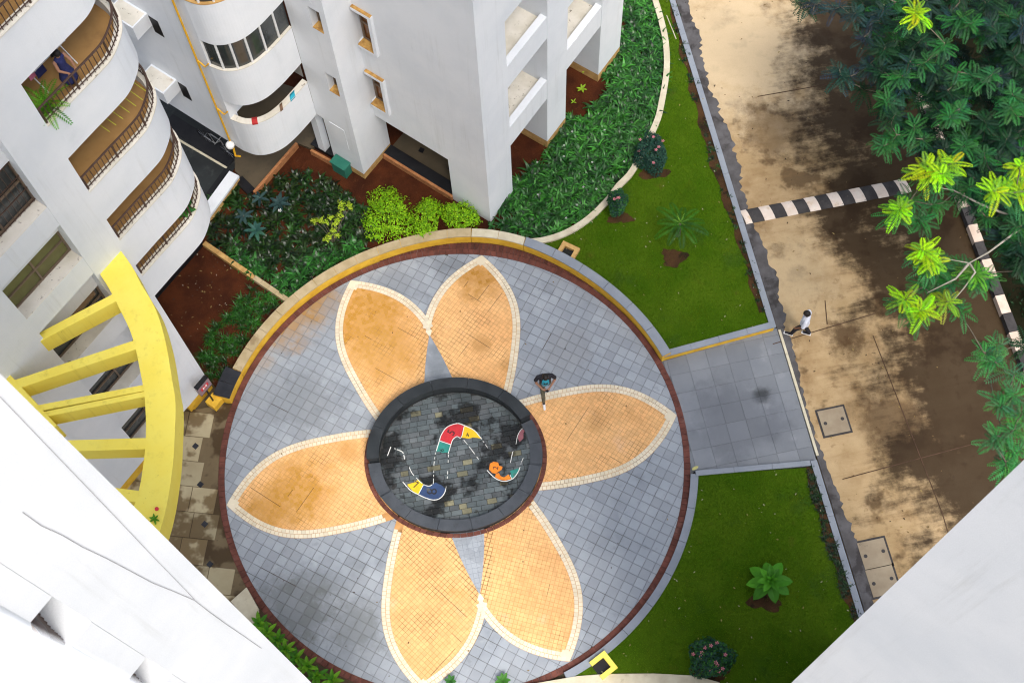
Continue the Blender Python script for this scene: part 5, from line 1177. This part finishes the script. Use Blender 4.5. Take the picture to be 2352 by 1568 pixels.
# --- man walking over the plaza, looking at his phone
hc = Vector((0, .10, 1.60)); hf = Vector((0, .75, -.66)).normalized(); hb, hu, hs = head_bones(hc, SKN, hf)
b1 = [((0, -.01, .95), (0, -.01, 1.10), .15, .145, 'cloth_blue'), ((-.05, 0, 1.08), (-.07, .0, 1.36), .125, .12, BK), ((.05, 0, 1.08), (.07, .0, 1.36), .125, .12, BK), ((0, .075, 1.05), (0, .085, 1.38), .088, .085, TE), ((-.06, .06, 1.1), (-.05, .07, 1.36), .075, .07, TE), ((.06, .06, 1.1), (.05, .07, 1.36), .075, .07, TE),
      ((-.12, -.01, 1.41), (.12, -.01, 1.41), .085, .085, BK), ((0, 0, 1.42), (0, .06, 1.54), .058, .052, SKN),
      ((-.20, -.01, 1.41), (-.29, -.02, 1.20), .068, .062, BK), ((-.285, -.02, 1.22), (-.30, .0, 1.11), .048, .042, SKN), ((-.30, .0, 1.11), (-.10, .27, 1.12), .042, .030, SKN),
      ((.20, -.01, 1.41), (.28, .0, 1.20), .068, .062, BK), ((.275, 0, 1.22), (.27, .06, 1.10), .048, .042, SKN), ((.27, .06, 1.10), (.10, .30, 1.14), .042, .030, SKN),
      ((-.10, 0, .95), (-.10, -.10, .52), .092, .066, CM), ((-.10, -.10, .52), (-.10, -.34, .22), .064, .050, CM), ((-.10, -.34, .22), (-.10, -.42, .10), .042, .040, BK), ((-.10, -.42, .09), (-.10, -.30, .035), .042, .036, WH),
      ((.09, 0, .95), (.09, .24, .54), .092, .066, CM), ((.09, .24, .54), (.08, .34, .20), .064, .052, CM), ((.08, .34, .22), (.08, .36, .10), .042, .040, BK), ((.08, .33, .055), (.08, .53, .045), .046, .038, WH)]+hb
b1 += hand((-.10, .27, 1.12), (.75, .65, .05), (.2, .2, 1), SKN, .5)+hand((.10, .30, 1.14), (-.8, .45, .1), (-.1, .1, 1), SKN, .7)
p1 = person('person', 'man in black and teal shirt looking at his phone on the plaza', W(1252, 903, .012), DEG(180), b1, hc, 1.0, lambda r: (hair_cap(r, hc, hf, hu, hs), face(r, hc, hf, hu, hs)))
p1.rotation_euler = (0, 0, DEG(187))
tp = MB(); tp.box((0, .139), (1, 0), (0, 1), -.06, .06, .012, .026, 1.18, 1.27); tp.build('shirt_print', 'cloth_black', p1)
M1 = Matrix.Translation(p1.location)@Matrix.Rotation(DEG(187), 4, 'Z')
ph = MB().box((0, 0), (1, 0), (0, 1), -.036, .036, -.075, .075, -.004, .004).build('phone', 'phone_body', None, label='black phone held by the man on the plaza', cat='phone'); ph.matrix_world = M1@Matrix.Translation((.0, .36, 1.165))@Matrix.Rotation(DEG(50), 4, 'Z')@Matrix.Rotation(DEG(25), 4, 'X')
# --- man in white shirt stepping over the road edge
SK2, WS = 'skin_dark', 'cloth_white'
hc2 = Vector((0, .06, 1.62)); hf2 = Vector((0, .95, -.3)).normalized(); hb2, hu2, hs2 = head_bones(hc2, SK2, hf2)
b2 = [((0, 0, .90), (0, 0, 1.06), .155, .15, WS), ((-.06, 0, 1.06), (-.08, .01, 1.36), .135, .125, WS), ((.06, 0, 1.06), (.08, .01, 1.36), .135, .125, WS), ((-.12, 0, 1.41), (.12, 0, 1.41), .09, .09, WS), ((0, .01, 1.44), (0, .04, 1.55), .056, .052, SK2),
      ((-.20, 0, 1.41), (-.27, .03, 1.17), .072, .075, WS), ((-.265, .03, 1.19), (-.27, .06, 1.10), .046, .042, SK2), ((-.27, .06, 1.10), (-.26, .22, .93), .042, .03, SK2),
      ((.20, 0, 1.41), (.28, -.05, 1.17), .072, .075, WS), ((.275, -.05, 1.19), (.28, -.07, 1.10), .046, .042, SK2), ((.28, -.07, 1.10), (.26, .05, .88), .042, .03, SK2),
      ((-.10, 0, .92), (-.10, .20, .53), .095, .072, BK), ((-.10, .20, .53), (-.10, .27, .15), .072, .060, BK), ((-.10, .26, .08), (-.10, .46, .075), .046, .04, BK),
      ((.10, 0, .92), (.10, -.07, .50), .095, .075, BK), ((.10, -.07, .50), (.10, -.26, .14), .075, .064, BK), ((.10, -.28, .07), (.10, -.09, .05), .048, .04, BK)]+hb2
b2 += hand((-.26, .22, .93), (0, .6, -.8), (1, 0, 0), SK2, .5)+hand((.26, .05, .88), (0, .3, -.95), (-1, 0, 0), SK2, .4)
p2 = person('person', 'man in white shirt and black trousers stepping off the road', W(1837, 768, .0), DEG(72), b2, hc2, .95, lambda r: (hair_cap(r, hc2, hf2, hu2, hs2, .106), face(r, hc2, hf2, hu2, hs2)))
for x, y, z in ((-.10, .36, .028), (.10, -.19, .006)): MB().box((x, y), (1, 0), (0, 1), -.048, .048, -.15, .16, z, z+.03).build('shoe_sole', 'shoe_white', p2)
# --- girl at the balcony railing
fl4 = BAL[3][1]; gz = W(151, 140, fl4+1.15)
hc3 = Vector((0, .03, 1.52)); hf3 = Vector((0, .8, -.6)).normalized(); hb3, hu3, hs3 = head_bones(hc3, 'skin', hf3); NV = 'cloth_navy'
b3 = [((0, 0, .95), (0, 0, 1.25), .125, .13, NV), ((-.09, 0, 1.30), (.09, 0, 1.30), .075, .075, NV), ((0, .0, 1.33), (0, .02, 1.45), .05, .048, 'skin'), ((0, 0, .50), (0, 0, .95), .25, .13, NV),
      ((-.17, 0, 1.31), (-.22, .12, 1.08), .048, .042, 'skin'), ((-.22, .12, 1.08), (-.12, .36, 1.06), .038, .028, 'skin'), ((.17, 0, 1.31), (.22, .12, 1.08), .048, .042, 'skin'), ((.22, .12, 1.08), (.12, .36, 1.06), .038, .028, 'skin'),
      ((-.08, 0, .55), (-.08, 0, .30), .06, .05, 'skin'), ((-.08, 0, .30), (-.08, -.02, .06), .05, .036, 'skin'), ((-.08, -.02, .05), (-.08, .12, .035), .036, .03, 'skin'), ((.08, 0, .55), (.08, 0, .30), .06, .05, 'skin'), ((.08, 0, .30), (.08, -.02, .06), .05, .036, 'skin'), ((.08, -.02, .05), (.08, .12, .035), .036, .03, 'skin')]+hb3
b3 += hand((-.12, .36, 1.06), (.1, 1, -.2), (0, -.2, -1), 'skin', .8)+hand((.12, .36, 1.06), (-.1, 1, -.2), (0, -.2, -1), 'skin', .8)
pl_ = Vector((gz.x, gz.y)); sm = ((pl_-LO).dot(LT), (pl_-LO).dot(LN)); gp = LB(max(sm[0], 1.25), -.42)
person('person', 'girl in navy dress leaning on the upper balcony railing', (*gp, fl4), math.atan2(LN.y, LN.x)-math.pi/2, b3, hc3, .80, lambda r: (hair_cap(r, hc3, hf3, hu3, hs3, .108, long=.28), face(r, hc3, hf3, hu3, hs3)))

# ================================================================= THINGS ON BALCONIES AND ROUND THE BUILDINGS
dr = thing('drying_rack', 'white folding drying rack with hanging laundry on upper balcony', 'drying rack'); o_ = Vector(LB(2.2, -1.25)); z = fl4
def rk(s, m, h): p = LO+LT*s+LN*m; return (p.x, p.y, z+h)
for s in (1.7, 2.6): 
    MB().tube([rk(s, -.75, .02), rk(s, -1.45, .85)], .014, 6).build('leg', 'frame_white', dr); MB().tube([rk(s, -1.45, .02), rk(s, -.75, .85)], .014, 6).build('leg', 'frame_white', dr)
for k in range(8): MB().tube([rk(1.7, -.75-.1*k, .85), rk(2.6, -.75-.1*k, .85)], .007, 5).build('bar', 'frame_white', dr)
for k, (m_, s) in enumerate((('cloth_navy', 1.85), ('cloth_pink', 1.72), ('cloth_blue', 2.3))):
    mb = MB(); pts = [(-.16, .45), (-.10, .70), (-.02, .862), (.02, .862), (.10, .66), (.15, .40)]
    for w0, w1 in zip(pts[:-1], pts[1:]): mb.add([rk(s-.12, -.95-.1*k+w0[0]*.4, w0[1]), rk(s+.12, -.95-.1*k+w0[0]*.4, w0[1]), rk(s+.13, -.95-.1*k+w1[0]*.4, w1[1]), rk(s-.13, -.95-.1*k+w1[0]*.4, w1[1])], [(0, 1, 2, 3)])
    mb.build('garment', m_, None, label=('navy garment over the drying rack', 'pink garment over the drying rack', 'light blue garment over the drying rack')[k], cat='laundry')
pp_ = thing('potted_palm', 'bright green potted palm in the upper balcony corner', 'potted plant'); c = Vector((*LB(1.32, -.35), fl4)); V, F, C = [], [], []
MB().tube([c+Vector((0, 0, .0)), c+Vector((0, 0, .30))], [.11, .15], 12).build('pot', 'pot', pp_)
for k in range(14): frond(V, F, C, c+Vector((0, 0, .32)), k*.45+.3, random.uniform(.5, 1.2), random.uniform(.5, .75), .11, random.choice([(.10, .32, .01), (.06, .24, .01), (.15, .40, .02)]), 1.3, 14)
link('fronds', arr_mesh('fronds', np.array(V), np.array(F), 'leaf_tree', np.array(C)), pp_)
p0 = BAL[0]
bp = thing('potted_plant', 'broad leaved potted plant on the lowest balcony ledge', 'potted plant'); c = Vector((*LB(3.05, -.28), p0[1]))
MB().tube([c, c+Vector((0, 0, .28))], [.10, .14], 12).build('pot', 'pot', bp)
for k in range(12):
    mb = MB(); paddle(mb, c+Vector((0, 0, .30+.05*(k % 4))), k*.85, random.uniform(.3, 1.0), random.uniform(.28, .42), .085, random.choice([(.03, .13, .03), (.05, .20, .03), (.20, .36, .05)]), .9, .2); mb.build('leaf', 'leaf_tree', bp)
cl = thing('clothes_line', 'yellow strung clothes line on the middle balcony', 'clothes line')
for k in range(7): MB().tube([(*LB(2.3+k*.22, -.35), BAL[2][0]+.50-.02*k), (*LB(2.3+k*.22, -1.7), BAL[2][0]+.62)], .006, 4).build('line', 'line_yellow', cl)
# laundry over the rounded balcony
def drape(i, w, m_, label):
    z1 = bz[0][1]+.03; mb = MB()
    a, b = ccur[i], ccur[min(i+w, len(ccur)-1)]
    for (o0, h0), (o1, h1) in zip([(.025, -.07), (.02, .0), (-.09, .05), (-.2, .0)], [(.02, .0), (-.09, .05), (-.2, .0), (-.23, -.25)]):
        P = lambda q, o, h: (*CB(*(Vector(q)+Vector((-.7, .7))*o)), z1+h)
        mb.add([P(a, o0, h0), P(b, o0, h0), P(b, o1, h1), P(a, o1, h1)], [(0, 1, 2, 3)])
    mb.build('laundry', m_, None, label=label, cat='laundry')
drape(22, 2, 'cloth_teal', 'teal cloth over the lower rounded balcony'); drape(18, 1, 'cloth_brown', 'brown cloth over the lower rounded balcony'); drape(8, 2, 'cloth_red', 'red cloth over the lower rounded balcony')
gb = thing('utility_box', 'green metal utility box against the white wing', 'box'); MB().box(CO, CU, CN, 4.85, 5.40, 1.05, 1.36, .09, .66).build('cabinet', 'green_box', gb); MB().box(CO, CU, CN, 4.82, 5.43, 1.04, 1.40, .661, .70).build('lid', 'green_box', gb)
# bicycle in the undercroft
bk = thing('bicycle', 'grey bicycle parked in the dark undercroft beside the passage', 'bicycle'); a, b = W(480, 328, .1), W(522, 356, .1); d = (b-a).normalized(); up = Vector((0, 0, 1))
def wheel(c):
    pts = [c+d*.31*math.cos(t)+up*.31*math.sin(t) for t in np.linspace(0, 2*math.pi, 25)]; w = MB().tube(pts, .018, 6).build('tyre', 'plinth_black', bk); MB().tube([c-d.cross(up)*.03, c+d.cross(up)*.03], .02, 6).build('hub', 'steel', w)
    sp = MB()
    for k in range(8): t = k*math.pi/4; sp.tube([c, c+d*.29*math.cos(t)+up*.29*math.sin(t)], .003, 3)
    sp.build('spokes', 'steel', w)
m0 = a.lerp(b, .5); w1_, w2_ = m0-d*.5+up*.33, m0+d*.5+up*.33; wheel(w1_); wheel(w2_)
bb = m0-d*.05+up*.30; st_ = m0-d*.2+up*.85; hd = m0+d*.36+up*.85
for nm, pts in (('frame', [w1_, bb, hd]), ('frame', [bb, st_, hd]), ('frame', [w1_, st_]), ('fork', [hd, w2_])): MB().tube(pts, .018, 6).build(nm, 'steel', bk)
MB().tube([hd+up*.12-d.cross(up)*.26, hd+up*.15, hd+up*.12+d.cross(up)*.26], .014, 6).build('handlebar', 'steel', bk); MB().tube([st_-d*.12+up*.06, st_+d*.13+up*.06], [.07, .03], 8).build('saddle', 'plinth_black', bk)

# ================================================================= SIGN AND SMALL THINGS
sn = thing('letter_sign', 'small sign with white letter H on red square on a black post', 'sign'); c = W(489, 919, .30)
bl = MB().box(c.xy, LT, LN, -.17, .20, -.17, .20, 0, .30).build('foot_block', 'kerb_yellow', None, label='yellow concrete block under the letter sign', cat='block')
MB().tube([(c.x, c.y, .30), (c.x, c.y, 1.18)], .028, 8).build('post', 'plinth_black', sn)
MB().box(c.xy, LT, LN, -.24, .24, -.10, .035, 1.18, 1.20).build('bottom_edge', 'plinth_black', sn)
MB().box(c.xy, LT, LN, -.24, .24, -.11, .03, 1.201, 1.72).build('board', 'sign_board', sn); MB().box(c.xy, LT, LN, -.245, .245, -.115, .035, 1.721, 1.75).build('top_edge', 'plinth_black', sn)
pq = c.xy+LN*.033
MB().box(pq, LT, LN, -.15, .15, 0, .004, 1.40, 1.58).build('red_panel', 'sign_red', sn)
h = MB()
for (x0, x1, z0, z1) in ((-.085, -.045, 1.43, 1.55), (.045, .085, 1.43, 1.55), (-.045, .045, 1.475, 1.505)): h.box(pq, LT, LN, x0, x1, .005, .009, z0, z1)
h.build('letter', 'lamp_white', sn)
def ubox(px, rot, m_, label, z=.14):
    t = thing('drain_surround', label, 'drain'); c = Vector(W2(*px, z)); ax = Vector((math.cos(rot), math.sin(rot))); ay = Vector((-ax.y, ax.x))
    MB().box(c, ax, ay, -.30, .30, .16, .30, 0, z+.14).build('back', m_, t); MB().box(c, ax, ay, -.30, -.17, -.24, .159, 0, z+.14).build('side', m_, t); MB().box(c, ax, ay, .17, .30, -.24, .159, 0, z+.14).build('side', m_, t)
    MB().box(c, ax, ay, -.17, .17, -.24, .16, 0, z+.012).build('grate', 'plinth_black', t)
ubox((1384, 1529), DEG(-52), 'yellow_paint', 'yellow U shaped drain surround at the nearer lawn corner', .12); ubox((1303, 583), DEG(-28), 'rust_base', 'tan U shaped drain surround in the larger lawn', .26)
a, b = W(1531, 36, .27), W(1553, 90, .27); MB().tube([a, b], .018, 6).build('stick', 'coping_cream', None, label='pale straight stick on the bare soil at lawn top', cat='stick')
lf = MB(); paddle(lf, W(1590, 1078, .135), .5, .05, .22, .05, (.7, .65, .25), .1, .1); lf.build('fallen_leaf', 'leaf_tree', None, label='fallen yellow leaf on the brick ring by the walkway', cat='leaf')
# leafy row behind the near tower edge
for k, (u, v) in enumerate(((596, 1432), (614, 1452), (637, 1470), (655, 1492), (680, 1512), (705, 1530), (728, 1552), (762, 1562))):
    plant_paddles('leafy_plant', ('topmost', 'second', 'third', 'fourth', 'fifth', 'sixth', 'seventh', 'lowest')[k]+' leafy green plant, counted from the top, along the near tower edge', (u, v), .35, [(7, .36, .06, .45, 0, .7, .3), (5, .22, .045, .95, .05, .5, .3)], [(.10, .30, .015), (.16, .38, .02), (.06, .22, .015)], group='leafy plants behind the near tower')
plant_paddles('weed', 'small green weed at the bottom edge of the plaza', (1035, 1562), .15, [(6, .2, .05, .5, 0, .6, .2)], [(.04, .16, .03)]); plant_paddles('weed', 'larger green weed at bottom edge right of the petal tip', (1155, 1562), .15, [(8, .26, .06, .6, 0, .6, .2)], [(.06, .20, .03)])
plant_paddles('arch_weed', 'little weed with red flower growing on the yellow pergola', (355, 1192), ZA+.03, [(6, .14, .025, .5, 0, .6, .2), (4, .10, .02, .9, .02, .5, .2)], [(.12, .32, .02)])
MB().ball(W(360, 1168, ZA+.1), .05, 8, 6).build('red_flower', 'flower_red', [o for o in COL.objects if o.name.startswith('arch_weed')][0])
MB().prism([W2(530, 1380, .2), W2(566, 1348, .2), W2(592, 1395, .2), W2(592, 1450, .2)], 0, .2).build('stone_slab', 'coping_cream', None, label='pale stone slab between path and near tower', cat='slab')
# white blossoms among the strap leaves
V = []; F = []
for (x, y) in scatter(DP([(1190,430),(1290,300),(1400,280),(1470,330),(1420,420),(1300,520)], .4), 12):
    for q in range(5):
        k = len(V); a = q*1.2566; zz = .40; V += [(x, y, zz), (x+.03*math.cos(a-.3), y+.03*math.sin(a-.3), zz+.02), (x+.045*math.cos(a), y+.045*math.sin(a), zz+.01), (x+.03*math.cos(a+.3), y+.03*math.sin(a+.3), zz+.02)]; F.append((k, k+1, k+2, k+3))
link('blossoms', arr_mesh('blossoms', np.array(V), np.array(F), 'flower_white'), None, 'scattered small white blossoms in the curved bed', None, None, 'stuff')
# fallen leaves and grit
V, F, C = [], [], []; lr = random.Random(44)
def litter(poly, n, z, size, cols):
    for x, y in scatter(poly, n):
        a = lr.uniform(0, 6.28); s = size*lr.uniform(.5, 1.5); k = len(V); ca_, sa_ = math.cos(a)*s, math.sin(a)*s
        V.extend([(x-ca_, y-sa_, z), (x+sa_*.45, y-ca_*.45, z+.012), (x+ca_, y+sa_, z+.004), (x-sa_*.45, y+ca_*.45, z+.010)]); F.append((k, k+1, k+2, k+3)); c = lr.choice(cols); C.append(c)
BRN = [(.10, .06, .03), (.20, .13, .05), (.05, .03, .02), (.30, .22, .08)]
litter([road_pt(0, .3), road_pt(0, 7), road_pt(28, 7), road_pt(28, .3)], 260, .012, .035, BRN)
litter([pol(R0-.1, k*10) for k in range(36)], 60, .022, .03, BRN)
litter(lawn1, 70, .30, .03, [(.5, .48, .3), (.35, .30, .10), (.45, .42, .25)]); litter(lawn2, 70, .14, .03, [(.5, .48, .3), (.35, .30, .10), (.45, .42, .25)])
litter(mid, 60, .14, .04, BRN); litter(DP([(370,690),(465,560),(560,640),(500,740),(440,790)], .1), 60, .10, .035, BRN+[(.5, .45, .35)])
link('leaf_litter', arr_mesh('leaf_litter', np.array(V), np.array(F), 'leaf_tree', np.array(C)), None, 'scattered fallen leaves and bits on road, plaza and lawns', None, None, 'stuff')
